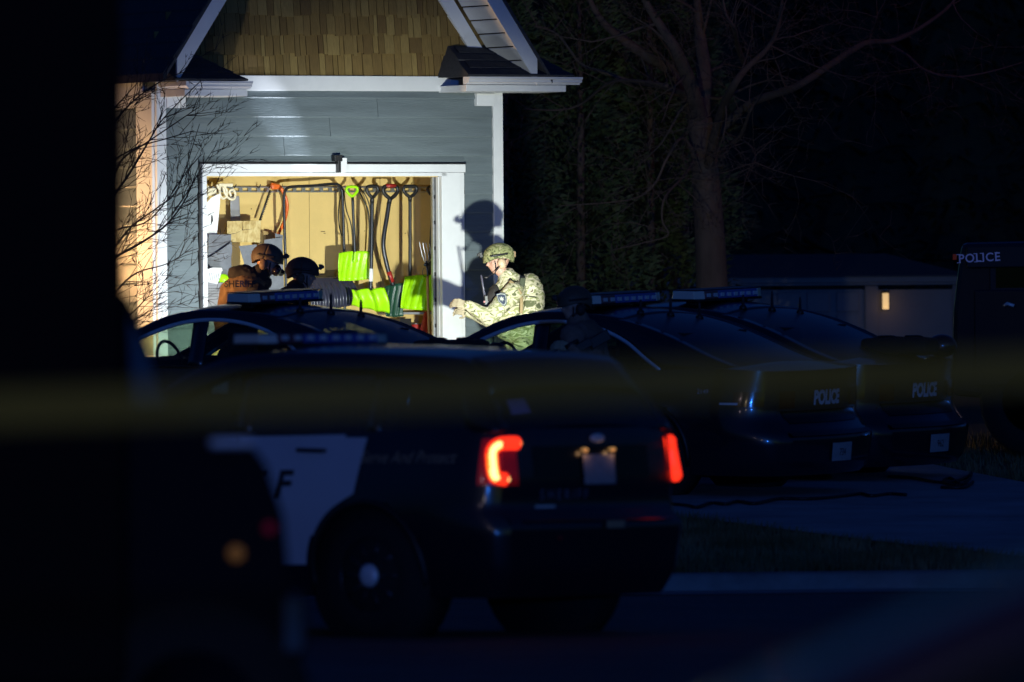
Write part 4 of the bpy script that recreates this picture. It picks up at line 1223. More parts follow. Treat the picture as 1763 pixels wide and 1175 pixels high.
# rear axle centre from the wheels seen in the photograph
def axle(px_bumper, Db, x_b=-1.24, yaw=YAW):
    p = P(px_bumper, 700, Db)
    f = Vector((math.cos(yaw), math.sin(yaw), 0))
    return Vector((p.x, p.y, 0)) - f * x_b
a2 = axle(1431, 93.6)
s2 = make_sedan('middle black police sedan with an officer standing at its side', a2, dict(plate='734', unit='2149')); seat_car(s2, 2.86, YAW)
a1 = a2 + Vector((-2.80, -1.0, 0))
s1 = make_sedan('black police sedan on the left, its roof in front of the lit garage door', a1, dict(plate='218', unit='2107')); seat_car(s1, 2.86, YAW, .05)
a3 = a2 + Vector((.90, 2.55, 0))
s3 = make_sedan('rightmost black police sedan, nearest the pale building', a3, dict(plate='962', unit='2131')); seat_car(s3, 2.86, YAW, -.05)
# placard behind the middle sedan's front window, its glow painted in as emission
pc = MB(); pc.prism([(0, 0), (.10, 0), (.085, .17), (.0, .17)], lambda a, b: Vector((1.30 - a, .70, 1.0 - .06 + b)), lambda a, b: Vector((1.30 - a, .69, 1.0 - .06 + b)))
pco = pc.build('window_placard', mat('glowing white placard', (.7, .75, .9), .5, emit=(.55, .62, 1.0), estr=.22), s2)
pc = MB(); pc.prism([(.001, .085), (.091, .085), (.090, .105), (.001, .105)], lambda a, b: Vector((1.30 - a, .702, 1.05 + b)), lambda a, b: Vector((1.30 - a, .7005, 1.05 + b)))
pc.build('stripe', mat('glowing blue stripe', (.02, .1, .8), .5, emit=(.02, .12, 1.0), estr=.5), pco)

# ------------------------------------------------------------------ sheriff SUV
SUV = Car(W=.985, zb=.24, xf=3.98, rear=[(.24, -.92), (.38, -1.00), (.70, -1.03), (.735, -.965), (.78, -.94), (.95, -.955), (1.22, -.93), (1.32, -.90)],
          front=[(.24, -.08), (.5, 0), (.9, -.05), (1.1, -.1)], Rr=.5, cr=.17, Rf=.8, cf=.4, bulge=.08, crn=.02,
          topline=[(-1.03, 1.27), (-.5, 1.26), (.5, 1.245), (2.2, 1.22), (3.2, 1.15), (3.7, 1.02), (3.98, .92)],
          wb=3.02, rw=.375, ra=.45, doors=[(.20, 1.06), (1.09, 2.28)], hz=1.14,
          belt=1.245, yb=.90, tum=.36, xend_f=1.9, xend_r=-.2, rtap=.08,
          rail=[(-.93, 1.25), (-.88, 1.34), (-.80, 1.45), (-.70, 1.60), (-.58, 1.675), (-.2, 1.71), (.6, 1.735), (1.2, 1.72), (1.6, 1.62), (2.0, 1.40), (2.38, 1.23)],
          dlo=[(-.72, 1.24), (-.64, 1.45), (-.52, 1.56), (-.2, 1.60), (.6, 1.625), (1.15, 1.61), (1.5, 1.50), (1.85, 1.35), (2.12, 1.24)],
          x1=1.2, x2=-.58, fb=.16, rb=.05, rcrown=.05, pillars=[(-.02, .08), (1.03, 1.16)], plean=-.03, sideglass=['darkglass', 'darkglass', 'glass'],
          seats=[1.05, .05], trimr=.008, trimm='black')
YAW2 = PI - R(40)
av = P(808, 1092, 70.3)
suv = thing('sheriff_suv', 'black and white sheriff SUV with lit red tail lights in the street', 'police car', (av.x, av.y, 0.002), (0, 0, YAW2))
k4 = build_car(SUV, suv, True)
def rsheet(name, y0, y1, z0, z1, off, m, parent=suv, n=12, taper=0.0):
    mb = MB(); mb.grid(lambda a, b: SUV.rearp((y0 + (y1 - y0) * a) * (1 - taper * (1 - b)), z0 + (z1 - z0) * b, off), n, 4)
    return mb.build(name, m, parent)
# rear spoiler
mb = MB(); mb.grid(lambda a, b: k4['top'](-.60 - .20 * b, -.92 + 1.84 * a, .03 - .02 * b) if True else 0, 16, 3); mb.build('roof_spoiler', M['paint'], suv, solid=.03)
em_red = mat('lit red lamp', (.3, .01, .01), .3, emit=(1.0, .055, .012), estr=1.0)
def tailmat(name, c, st): return mat(name, (.3, .02, .01), .3, emit=c, estr=st)
hot = tailmat('lit tail lamp core', (1.0, .62, .20), 3.0)
mid_ = tailmat('lit tail lamp band', (1.0, .24, .02), 1.8)
hot2 = tailmat('lit tail lamp thin core', (1.0, .16, .02), 2.2)
edge = tailmat('lit tail lamp edge', (1.0, .03, .01), 1.6)
lens = mat('red tail lamp lens', (.22, .01, .02), .2, coat=.6, emit=(1, .01, .03), estr=.05)
for sg in (1, -1):
    y0, y1 = (.69, .80) if sg > 0 else (.775, .80)           # inner, outer on the rear face
    t = MB()
    t.grid(lambda a, b: SUV.rearp(sg * (y0 + (y1 - y0) * a), .925 + .30 * b, .012), 8, 8)
    t.grid(lambda a, b: SUV.side(-.955 + .11 * a, .93 + .28 * b, sg, .010), 5, 8)
    tl_ = t.build('tail_light', lens, suv)
    def wrap(a, z, off):
        hw = SUV.half(0, z)
        if a <= hw: return SUV.rearp(sg * a, z, off)
        p_ = SUV.side(SUV.xr(z) + (a - hw) * .5, z, sg, off * .7); return p_ + Vector((-off * .7, 0, 0))
    path = [(.685, 1.180), (.74, 1.182), (.79, 1.175), (.85, 1.14), (.86, 1.08), (.855, 1.01), (.835, .975), (.80, .962)]
    if sg < 0: path = [(.79, 1.180), (.82, 1.17), (.855, 1.14), (.86, 1.08), (.855, 1.01), (.835, .975), (.815, .962)]
    q = MB(); q.tube(spline([wrap(a, b, .022) for a, b in path], 4), .041, 8); q.build('light_guide', edge, tl_)
    for off_, rr_, nm_, m_ in ((.032, .034 if sg > 0 else .018, 'light_band', mid_ if sg > 0 else hot2), (.046, .024 if sg > 0 else .009, 'light_core', hot)):
        q = MB(); sp = spline([wrap(a, b, off_) for a, b in path], 4); nq = len(sp)
        q.tube(sp, [rr_ * (.6 if i < nq * .25 or i > nq * .85 else 1.0) for i in range(nq)], 8); q.build(nm_, m_, tl_)
# black panel, plate with its two lamps
rsheet('tailgate_panel', -.55, .55, .97, 1.16, .004, mat('gloss black panel', (.003, .003, .004), .2))
pl = rsheet('licence_plate', -.165, .135, .925, 1.105, .016, M['plate'], n=6)
for yy in (.12, -.145):
    mb = MB(); mb.ell(SUV.rearp(yy, 1.135, .02), (.02, .03, .012), 10, 6); mb.build('plate_lamp', mat('dim plate lamp', (.5, .3, .15), .4, emit=(1, .5, .15), estr=.35), suv)
    lamp('plate_lamp_light', 'POINT', (Matrix.Translation(suv.location) @ Matrix.Rotation(YAW2, 4, 'Z')) @ SUV.rearp(yy, 1.118, .045), .035, (1, .55, .25), .01)
letters('rear_lettering', 'SHERIFF', .085, lambda x, y: SUV.rearp(.30 - x - .0, .865 + y, .010), mat('dull silver lettering', (.22, .20, .26), .4), suv, spacing=1.5)
rsheet('model_badge', .38, .55, .785, .80, .012, M['chrome'], n=4)
rsheet('bumper_step', -.72, .72, .700, .712, .012, M['darkmetal'])
rsheet('hitch_cover', -.16, .02, .655, .70, .016, mat('tan reflective strip', (.4, .28, .18), .5), n=4)
mb = MB(); mb.ell(SUV.rearp(.42, .60, .01), (.006, .022, .012)); mb.build('bumper_reflector', mat('red reflector', (.35, .01, .02), .2), suv)
mb = MB(); mb.ell(SUV.rearp(-.02, 1.205, .012), (.008, .07, .028)); mb.build('emblem', M['chrome'], suv)
# window sticker
mb = MB(); mb.grid(lambda a, b: k4['top'](-.89 + .06 * b, .60 + .2 * a, .012), 3, 3); mb.build('window_sticker', mat('pale sticker', (.35, .25, .45), .5), suv)
# white door wrap ends in a slanted edge over the rear wheel
mb = MB()
def wr(a, b):
    z = .62 + .60 * b
    x0 = .02 + .12 * (1 - b) + max(0, ar_lim(z, SUV) - .02 - (.02 + .12 * (1 - b)))
    return SUV.side(x0 + (.21 + (max(0, ar_lim(z, SUV) - .2)) - x0) * a, z, 1, .0075)
mb.grid(wr, 4, 14); mb.build('white_wrap', M['whitepaint'], suv)
letters('side_lettering', 'SHERIFF', .235, lambda x, y: SUV.side(.58 - x, .935 + y, 1, .012), M['black'], suv, offset=.006, shear=.15, spacing=1.6, squeeze=1.15, right=True)
letters('motto_lettering', 'Serve And Protect', .105, lambda x, y: SUV.side(-.32 - x, 1.10 + y, 1, .006), mat('gold lettering', (.45, .30, .20), .4), suv, shear=.35, squeeze=.95)
lightbar(suv, 1.28, k4['top'](1.1, 0).z + .012, 1.22, H=.055)
mb = MB(); mb.grid(lambda a, b: Vector((1.30 + .13 * a, k4['yw'](1.3, 1.66) + .012, 1.50 + .13 * b)), 2, 2); mb.build('roof_marker', M['decal'], suv)
# ================================================================== TREES, NEIGHBOUR, TRUCKS, TAPE
# ---- neighbour's garage far behind
def D_box(name, m, parent, x0, x1, y0, y1, z0, z1, bevel=0):
    mb = MB(); mb.box(((x0 + x1) / 2, (y0 + y1) / 2, (z0 + z1) / 2), (x1 - x0, y1 - y0, z1 - z0)); return mb.build(name, m, parent, bevel)
FD = 135.0
fb = P(880, 650, FD); zf_ = zg(fb.x, FD) - .03
far = thing('neighbour_garage', 'low pale neighbouring garage far behind the sedans, with a lit wall lantern', 'building', (fb.x, FD, zf_))
def fx(px): return P(px, 520, FD).x - fb.x
def fz(py, px=1400): return P(px, py, FD).z - zf_
D_box('wall', M['farwall'], far, fx(868), fx(1655), 0.0, 5.0, 0, fz(500))
D_box('eave_board', M['farwall'], far, fx(862), fx(1665), -.28, 0.0, fz(488), fz(477), .01)
D_box('soffit', M['farwall'], far, fx(862), fx(1665), -.26, 0.0, fz(492), fz(488.5))
mb = MB(); a, b = fx(860), fx(1668)
mb.hexa([Vector(p) for p in [(a, -.34, fz(478)), (b, -.34, fz(478)), (b, 5.3, fz(478)), (a, 5.3, fz(478)), (a, -.34, fz(475.5)), (b, -.34, fz(475.5)), (b - .9, 2.6, fz(475) + .28), (a + .9, 2.6, fz(475) + .28)]])
mb.build('roof', M['shingle'], far)
for x0, x1 in ((1180, 1485), (1000, 1150)):
    fr_ = D_box('garage_door', M['fardoor'], far, fx(x0), fx(x1), -.02, -.002, 0.02, fz(499))
    n_ = 4; hh = (fz(499) - .05) / n_
    for j in range(n_):
        for k in range(6):
            w_ = (fx(x1) - fx(x0)) / 6
            D_box('door_panel', M['fardoor'], fr_, fx(x0) + k * w_ + .04, fx(x0) + (k + 1) * w_ - .04, -.045, -.021, .05 + j * hh, .02 + (j + 1) * hh, .008)
D_box('pilaster', M['farwall'], far, fx(1489), fx(1512), -.05, -.002, 0, fz(493), .01)
D_box('corner_board', M['farwall'], far, fx(1640), fx(1655), -.04, -.002, 0, fz(493))
lx, lz = fx(1524), fz(520)
lan = thing('wall_lantern', 'small lit warm lantern on the pale far wall', 'lamp', (fb.x + lx, FD - .0, zf_ + lz))
mb = MB(); mb.box((0, -.05, .125), (.05, .1, .03)); mb.box((.0, -.12, .115), (.11, .11, .02), taper=(.6, .6)); mb.build('cap', M['black'], lan); mb = MB(); mb.box((0, -.12, -.105), (.09, .09, .015)); mb.build('base', M['black'], lan)
for sx in (-1, 1):
    for sy in (-1, 1):
        mb = MB(); mb.box((sx * .042, -.12 + sy * .042, 0), (.008, .008, .20)); mb.build('bar', M['black'], lan)
mb = MB(); mb.box((0, -.12, .0), (.075, .075, .19)); mb.build('glass', mat('warm lantern glass', (1, .8, .4), .4, emit=(1, .62, .20), estr=.7), lan)
lamp('lantern_light', 'POINT', (fb.x + lx + .02, FD - .26, zf_ + lz - .16), .22, (1, .6, .3), .03)

# ---- trees
rt_ = random.Random(21)
def tree_tubes(mb, p, d, length, r, depth, rnd, droop=0.0, spread=.75, n=4, sides=5):
    pts = [p.copy()]; rs = [r]; q = p.copy(); dd = d.normalized(); segs = max(3, int(length / .12)) if length < 1 else 6
    seg = length / segs; kids = []
    for i in range(segs):
        dd = (dd + Vector((rnd.gauss(0, .13), rnd.gauss(0, .13), rnd.gauss(0, .13) - droop * .05))).normalized()
        q = q + dd * seg; pts.append(q.copy()); rs.append(r * (1 - .8 * (i + 1) / segs))
        kids.append((q.copy(), dd.copy(), rs[-1]))
    mb.tube(pts, rs, sides, cap=False)
    if depth > 0:
        for i in range(n):
            k = rnd.choice(kids[1:] if len(kids) > 1 else kids)
            ax = Vector((rnd.gauss(0, 1), rnd.gauss(0, .8), rnd.gauss(0, 1))).normalized()
            nd = (k[1] * (1 - spread * .6) + ax * spread * .8 + Vector((0, 0, .1))).normalized()
            tree_tubes(mb, k[0], nd, length * rnd.uniform(.38, .62), max(.0035, k[2] * .6), depth - 1, rnd, droop, spread, max(2, n - 1), max(3, sides - 1))
TD = 118.0
b0 = P(1226, 640, TD); zb0 = zg(b0.x, TD)
big = thing('bare_tree', 'big leafless tree with a thick trunk and wide limbs behind the sedans', 'tree', (b0.x, TD, zb0))
def tp(px, py, dy=0.0): return P(px, py, TD + dy) - Vector((b0.x, TD, zb0))
mb = MB(); pts = spline([tp(1226, 660), tp(1226, 560), tp(1225, 470), tp(1219, 360), tp(1212, 270), tp(1205, 205)], 5)
mb.tube(pts, [.24 if i < 2 else .19 - .0025 * i for i in range(len(pts))], 18); trunk = mb.build('trunk', M['bark'], big)
LIMBS = [
    ([(1212, 300), (1195, 200), (1160, 130), (1110, 95), (1060, 60), (1025, 20), (1000, -40)], .085, 1.0),
    ([(1206, 210), (1190, 150), (1165, 90), (1140, 50), (1110, 0), (1090, -60)], .09, -.8),
    ([(1206, 215), (1212, 130), (1205, 60), (1200, 0), (1195, -80)], .10, .4),
    ([(1216, 300), (1240, 200), (1262, 150), (1285, 118), (1320, 85), (1340, 45), (1350, -30)], .055, -1.6),
    ([(1285, 118), (1270, 80), (1265, 50), (1250, 25), (1242, -20)], .035, -1.8),
    ([(1216, 250), (1290, 180), (1370, 150), (1440, 105), (1490, 75), (1540, 70), (1590, 45), (1640, 5), (1660, -40)], .05, -1.0),
    ([(1520, 73), (1560, 95), (1590, 120), (1640, 133), (1700, 125), (1770, 105)], .022, -1.2),
    ([(1490, 72), (1510, 40), (1522, 5), (1530, -30)], .02, -1.2),
    ([(1188, 165), (1140, 150), (1090, 142), (1040, 125), (1000, 110), (960, 60), (920, 45)], .035, 1.4),
    ([(1150, 148), (1060, 140), (1000, 180), (960, 190), (900, 188)], .022, 1.6),
    ([(1218, 330), (1180, 240), (1150, 270), (1125, 320), (1080, 345), (960, 355)], .022, -.8),
    ([(1205, 260), (1180, 300), (1145, 340), (1140, 380), (1150, 405), (1110, 418), (1050, 432)], .018, -1.2),
    ([(1222, 270), (1270, 240), (1290, 195), (1298, 180)], .03, -1.0),
    ([(1250, 230), (1290, 250), (1300, 280), (1270, 300)], .012, -1.0),
]
tw = MB()
for pts, r, dy in LIMBS:
    P3 = [tp(px, py, dy * min(1, k / 2)) for k, (px, py) in enumerate(pts)]
    mb = MB(); sp = spline(P3, 5); n_ = len(sp)
    mb.tube(sp, [r * (1 - .75 * i / (n_ - 1)) for i in range(n_)], 8); mb.build('limb', M['bark'], big)
    for k in range(int(5 + 60 * min(r, .05))):
        i = rt_.randrange(2, n_ - 1)
        d = (sp[i + 1 if i + 1 < n_ else i] - sp[i - 1]).normalized()
        ax = Vector((rt_.gauss(0, 1), rt_.gauss(0, .6), rt_.gauss(0, 1) + .1)).normalized()
        tree_tubes(tw, sp[i], (d * .5 + ax * .8), rt_.uniform(.5, 1.3), max(.006, r * .22), 3, rt_, .6 if r < .04 else .1, .8, 4, 4)
tw.build('twigs', M['bark'], big, kind='stuff', fix=False)

# bush in front of the garage's left corner, its thin branches against the lit wall
SDp = 103.0
b1 = P(150, 700, SDp); zb1 = zg(b1.x, SDp)
shrub = thing('bare_shrub', 'leafless shrub whose thin branches cross the lit left corner of the garage', 'shrub', (b1.x, SDp, zb1))
def sp_(px, py, dy=0.0): return P(px, py, SDp + dy) - Vector((b1.x, SDp, zb1))
rs_ = random.Random(33)
mb = MB(); mb.tube(spline([sp_(160, 700), sp_(165, 640), sp_(150, 560), sp_(155, 480)], 4), .028, 8, cap=False); mb.build('trunk', M['twig'], shrub)
STEMS = [
    ([(155, 500), (190, 450), (240, 415), (290, 385), (320, 340), (340, 280)], .0125),
    ([(155, 480), (190, 430), (225, 390), (270, 355), (310, 320), (345, 215)], .010),
    ([(150, 420), (190, 350), (225, 300), (260, 240), (280, 205), (350, 140)], .012),
    ([(150, 380), (190, 310), (215, 270), (250, 245), (300, 215), (345, 180)], .011),
    ([(150, 330), (180, 290), (230, 260), (290, 240), (335, 225)], .009),
    ([(165, 560), (200, 500), (240, 470), (290, 455), (335, 430)], .009),
    ([(150, 300), (190, 220), (230, 175), (280, 140), (320, 120)], .010),
    ([(150, 250), (190, 190), (215, 165), (235, 145)], .009),
    ([(165, 600), (205, 560), (235, 530), (260, 510), (310, 500)], .008),
    ([(165, 610), (200, 575), (240, 545), (275, 520)], .007),
    ([(155, 440), (200, 400), (260, 380), (330, 290), (350, 265)], .008),
    ([(300, 370), (330, 325), (345, 290), (370, 250)], .006),
]
tw = MB()
for pts, r in STEMS:
    dy = rs_.uniform(-.5, .4)
    P3 = [sp_(px + (rs_.uniform(-4, 4)), py + rs_.uniform(-4, 4), dy * k / len(pts)) for k, (px, py) in enumerate(pts)]
    mb = MB(); q_ = spline(P3, 5); n_ = len(q_)
    mb.tube(q_, [1.35 * r * (1 - .75 * i / (n_ - 1)) for i in range(n_)], 6); mb.build('branch', M['twig'], shrub)
    for k in range(15):
        i = rs_.randrange(1, n_ - 1)
        d = (q_[i + 1] - q_[i - 1]).normalized()
        side = Vector((d.z, 0, -d.x)) * rs_.choice((-1, 1))
        dd = d * .85 + side * rs_.uniform(.35, .8) + Vector((.15, rs_.gauss(0, .3), .12))
        tree_tubes(tw, q_[i], dd, rs_.uniform(.14, .42), max(.0034, r * .42), 2, rs_, -.2, .55, 3, 4)
tw.build('twigs', M['twig'], shrub, kind='stuff', fix=False)

# evergreens behind the garage's right side
ev_pos = [(870, 121, 5.8), (935, 124, 6.2), (1000, 121.5, 5.6), (1062, 124.5, 6.3), (1120, 122, 5.9), (1180, 126, 6.0)]
evl = ['evergreen whose foliage starts just right of the garage corner', 'second evergreen from the garage corner, foliage behind the fair soldier\'s head', 'evergreen behind the dark officer in the middle',
       'fourth evergreen from the garage, left of the drooping branches', 'evergreen directly left of the big bare trunk', 'evergreen showing behind the big bare trunk']
re_ = random.Random(8)
for (px, D_, h), lb in zip(ev_pos, evl):
    p = P(px, 640, D_); z0 = zg(p.x, D_)
    t = thing('evergreen_tree', lb, 'tree', (p.x, D_, z0), group='evergreen trees behind the lawn')
    mb = MB(); mb.tube([(0, 0, 0), (.02, 0, h * .5), (0, 0, h * .97)], [.06, .04, .01], 8); mb.build('trunk', M['bark'], t)
    vs = []; fs = []
    for k in range(9000):
        u = re_.random() ** .8; z = .35 + (h - .35) * u
        rad = (.95 * (1 - u) ** .6 + .04) * (.75 + .35 * noise.noise(Vector((px, z * 1.5, re_.random() * .3))) + .25 * math.sin(z * 5 + px))
        a = re_.uniform(0, 2 * PI); rr = rad * math.sqrt(re_.uniform(.25, 1)); c = Vector((rr * math.cos(a), rr * math.sin(a), z + re_.gauss(0, .05)))
        out = Vector((math.cos(a), math.sin(a), re_.uniform(-.3, .9))).normalized(); s_ = re_.uniform(.04, .085)
        sd = out.cross(Vector((re_.gauss(0, 1), re_.gauss(0, 1), re_.gauss(0, 1)))).normalized() * s_ * .35
        o = len(vs); vs += [c - sd, c + sd, c + out * s_ * 1.6]; fs.append((o, o + 1, o + 2))
    mb = MB(); mb.add(vs, fs); mb.build('crown', M['needle'], t, fix=False)
# tall dark wood closing the view behind the neighbour's garage
k_ = 0
for row, (D_, off) in enumerate(((150, 0), (154, 95))):
    for i_ in range(9):
        px = 690 + off + i_ * 195
        p = P(px, 600, D_); z0 = zg(p.x, D_); h = re_.uniform(9.5, 11.5); k_ += 1
        t = thing('wood_tree', 'tall dark spruce in the black wood behind the neighbouring garage', 'tree', (p.x, D_, z0), group='spruces of the dark wood')
        mb = MB(); mb.tube([(0, 0, 0), (0, 0, h * .95)], [.16, .02], 7); mb.build('trunk', M['bark'], t)
        vs = []; fs = []
        mb = MB(); nl = 15
        for l_ in range(nl):
            zz_ = .3 + (h - .5) * l_ / nl; rad = 1.35 * (1 - l_ / nl) ** .75 + .1
            ring = [(rad * re_.uniform(.78, 1.12), 2 * PI * q / 26) for q in range(26)]
            vs = [(r__ * math.cos(a), r__ * math.sin(a), zz_ + re_.uniform(-.15, .1)) for r__, a in ring] + [(.3 * rad * math.cos(a), .3 * rad * math.sin(a), zz_ + 1.15) for _, a in ring]
            mb.add(vs, [(q, (q + 1) % 26, 26 + (q + 1) % 26, 26 + q) for q in range(26)])
        for q in range(3600):
            u = re_.random() ** .8; z_ = .4 + (h - .5) * u; rd_ = (1.85 * (1 - u) ** .8 + .1) * math.sqrt(re_.uniform(.3, 1)); a = re_.uniform(0, 2 * PI)
            c = Vector((rd_ * math.cos(a), rd_ * math.sin(a), z_)); out = Vector((math.cos(a), math.sin(a), re_.uniform(-.7, .2))) * re_.uniform(.14, .34)
            sd = Vector((-math.sin(a), math.cos(a), re_.uniform(-.4, .4))) * .05
            mb.add([c - sd, c + sd, c + out], [(0, 1, 2)])
        mb.build('crown', M['darkneedle'], t, fix=False)
# slim trunks in front of the pale wall
for k, (px, px2, r) in enumerate(((985, 992, .05), (1042, 1030, .06), (1068, 1075, .045), (1102, 1112, .055), (1150, 1162, .05))):
    p = P(px, 600, 129); z0 = zg(p.x, 129)
    lb = ['slim bare trunk right behind the dark officer', 'leaning slim trunk left of the middle light bar\'s end', 'thin upright trunk between two leaning ones', 'slim trunk left of the rightmost sedan\'s light bar', 'slim trunk just left of the big bare trunk'][k]
    t = thing('slim_tree', lb, 'tree', (p.x, 129, z0), group='slim trunks before the pale garage')
    q = P(px2, 330, 129) - Vector((p.x, 129, z0)); mb = MB(); mb.tube([(0, 0, 0), q * .5 + Vector((.03, 0, 0)), q], [r, r * .8, r * .4], 8); mb.build('trunk', M['bark'], t)
    mb = MB()
    for j in range(4): tree_tubes(mb, q * (.6 + .12 * j), Vector((re_.gauss(0, 1), re_.gauss(0, .5), 1)), 1.0, r * .3, 2, re_, 0, .7, 3, 4)
    mb.build('branches', M['bark'], t, fix=False, kind='stuff')

# ---- dark armoured police truck at the right edge
TDp = 100.0
p = P(1637, 700, TDp); z0 = zg(p.x + 1, TDp)
tr = thing('armoured_truck', 'black boxy armoured police truck at the right edge, lettering over its cab', 'truck', (p.x, TDp, z0), (0, 0, R(-14)))
def rz(py, px=1680): return P(px, py, TDp).z - z0
hull = MB()
prof = [(0.0, .55), (0.02, 1.30), (0.06, rz(470)), (0.10, rz(418)), (2.6, rz(412)), (4.6, rz(412)), (4.6, .50), (.5, .50)]
hull.prism(prof, lambda a, b: Vector((a, 0.0, b)), lambda a, b: Vector((a, 2.1, b)))
hull.build('hull', M['paint'], tr, .05)
for x0 in (.35, 1.15, 2.2):
    mb = MB(); mb.box((x0 + .3, -.012, 1.62), (.58, .024, .36)); f_ = mb.build('window_frame', M['black'], tr, .01)
    mb = MB(); mb.box((x0 + .3, -.028, 1.62), (.46, .01, .26)); mb.build('pane', M['darkglass'], f_)
mb = MB(); mb.box((.62, -.02, 1.05), (.8, .03, .85)); dd_ = mb.build('door', M['paint'], tr, .015)
hp = Matrix.Rotation(R(14), 3, 'Z') @ (P(1735, 527, TDp - .2) - Vector((p.x, TDp, z0)))
mb = MB(); mb.tube([(hp.x - .04, -.05, hp.z), (hp.x, -.09, hp.z + .02), (hp.x + .06, -.09, hp.z)], .016, 8); mb.build('grab_handle', M['chrome'], tr)
for x in (.75, 3.6):
    mb = MB(); mb.lathe([(.30, -.02), (.46, -.03), (.50, .05), (.50, .25), (.46, .3)], 28, 'Y', (x, 0, .50)); w_ = mb.build('wheel', M['rubber'], tr)
    mb = MB(); mb.lathe([(.28, -.04), (.10, -.03), (.08, -.06)], 20, 'Y', (x, 0, .50)); mb.build('rim', M['darkmetal'], w_)
sgn = MB(); sgn.box((.62, -.05, rz(443, 1692)), (.9, .08, .19)); sb_ = sgn.build('sign_box', M['black'], tr, .01)
def serifs(mb, fn):
    pass
lp = P(1693, 444, TDp); lx_ = (Matrix.Rotation(R(14), 3, 'Z') @ (lp - Vector((p.x, TDp, z0))))
ang = R(2.6)
def sf(x, y): return Vector((lx_.x + x * math.cos(ang) - y * math.sin(ang), -.094, lx_.z + x * math.sin(ang) + y * math.cos(ang)))
tm = textmesh('POLICE', .105, sf, offset=.0015, spacing=1.12)
# slab serifs
for (x, y, w_, h_) in ((-.187, .036, .035, .007), (-.187, -.036, .035, .007), (-.035, -.036, .03, .007), (-.038, .036, .03, .007), (.022, .036, .034, .007), (.022, -.036, .034, .007), (.152, .036, .03, .007), (.152, -.036, .03, .007)):
    tm.add([sf(x - w_ / 2, y - h_ / 2) - Vector((0, .001, 0)), sf(x + w_ / 2, y - h_ / 2) - Vector((0, .001, 0)), sf(x + w_ / 2, y + h_ / 2) - Vector((0, .001, 0)), sf(x - w_ / 2, y + h_ / 2) - Vector((0, .001, 0))], [(0, 1, 2, 3)])
tm.build('police_lettering', mat('pale glowing lettering', (.55, .55, .8), .4, var=.1, emit=(.35, .38, .75), estr=.04), sb_, fix=False)  # faint emission painted in where the letters would return light
mb = MB(); mb.box((.05, -.02, rz(443, 1643)), (.03, .03, .05)); mb.build('marker_lamp', mat('dull orange marker', (.5, .08, .03), .3, emit=(1, .12, .04), estr=.02), tr, .004)
mb = MB(); mb.box((2.0, 1.0, rz(412) + .04), (2.0, 1.2, .06)); mb.build('roof_rack', M['black'], tr, .01)

# ---- dark bags on the boots of two sedans
def bag(name, label, c, dims, car, seed=0, extra=True):
    o = thing(name, label, 'bag', c, (0, 0, YAW + .1), 'gear bags on the sedan boots')
    rnd = random.Random(seed)
    mb = MB()
    def fn(a, b):
        th = 2 * PI * b; x = (a - .5) * 2
        k = (1 - abs(x) ** 5) ** .35 if abs(x) < 1 else 0
        ct, st_ = math.cos(th), math.sin(th)
        y = abs(ct) ** .55 * (1 if ct > 0 else -1) * dims[1] / 2; z = abs(st_) ** .55 * (1 if st_ > 0 else -1) * dims[2] / 2
        p_ = Vector((x * dims[0] / 2, y * (.55 + .45 * k), z * (.6 + .4 * k)))
        p_ += Vector((0, 1, 1)) * .012 * noise.noise(p_ * 9 + Vector((seed, 0, 0)))
        p_.z = max(p_.z + dims[2] / 2, .0)
        return p_
    mb.grid(fn, 24, 24); mb.grid(lambda a, b: fn(0.0, b) * (1 - a) + Vector((-dims[0] / 2, 0, dims[2] / 2)) * a, 2, 24); mb.grid(lambda a, b: fn(1.0, b) * (1 - a) + Vector((dims[0] / 2, 0, dims[2] / 2)) * a, 2, 24)
    mb.build('body', M['blackcloth'], o)
    for sx in (-.2, .2):
        mb = MB(); mb.tube(spline([(sx * dims[0], -dims[1] / 2 - .008, .02), (sx * dims[0], -dims[1] / 2 - .008, dims[2] * .7), (sx * dims[0], -dims[1] * .38, dims[2] + .004), (sx * dims[0], dims[1] * .38, dims[2] + .004)], 4), .014, 6, flat=.6); mb.build('strap', M['black'], o)
    return o
def deck(car_o, x, y, z=1.075):
    m = Matrix.Translation(car_o.location) @ car_o.rotation_euler.to_matrix().to_4x4()
    return m @ Vector((x, y, z))
bag('gear_bag', 'long black gear bag on the boot of the left sedan', deck(s1, -.92, .1), (.62, .34, .185), s1, 1)
bag('gear_bag', 'low black gear bag on the boot of the rightmost sedan', deck(s3, -.86, -.15), (.62, .40, .16), s3, 2)
rd = thing('helmet', 'black helmet beside the gear bag on the left sedan', 'helmet', deck(s1, -1.02, -.42), (0, 0, 0))
mb = MB(); mb.ell((0, 0, .06), (.10, .09, .085), 16, 10); mb.build('shell', M['black'], rd)
mb = MB(); mb.tube([(-.09, -.05, .03), (-.02, -.10, .02), (.06, -.08, .02)], .008); mb.build('strap', M['chrome'], rd)
hm2 = thing('helmet', 'dark helmet with a blue lit top on the rightmost sedan boot', 'helmet', deck(s3, -1.0, -.62), (0, 0, 0))
mb = MB(); mb.ell((0, 0, .07), (.13, .11, .10), 16, 10); mb.build('shell', M['paint'], hm2)

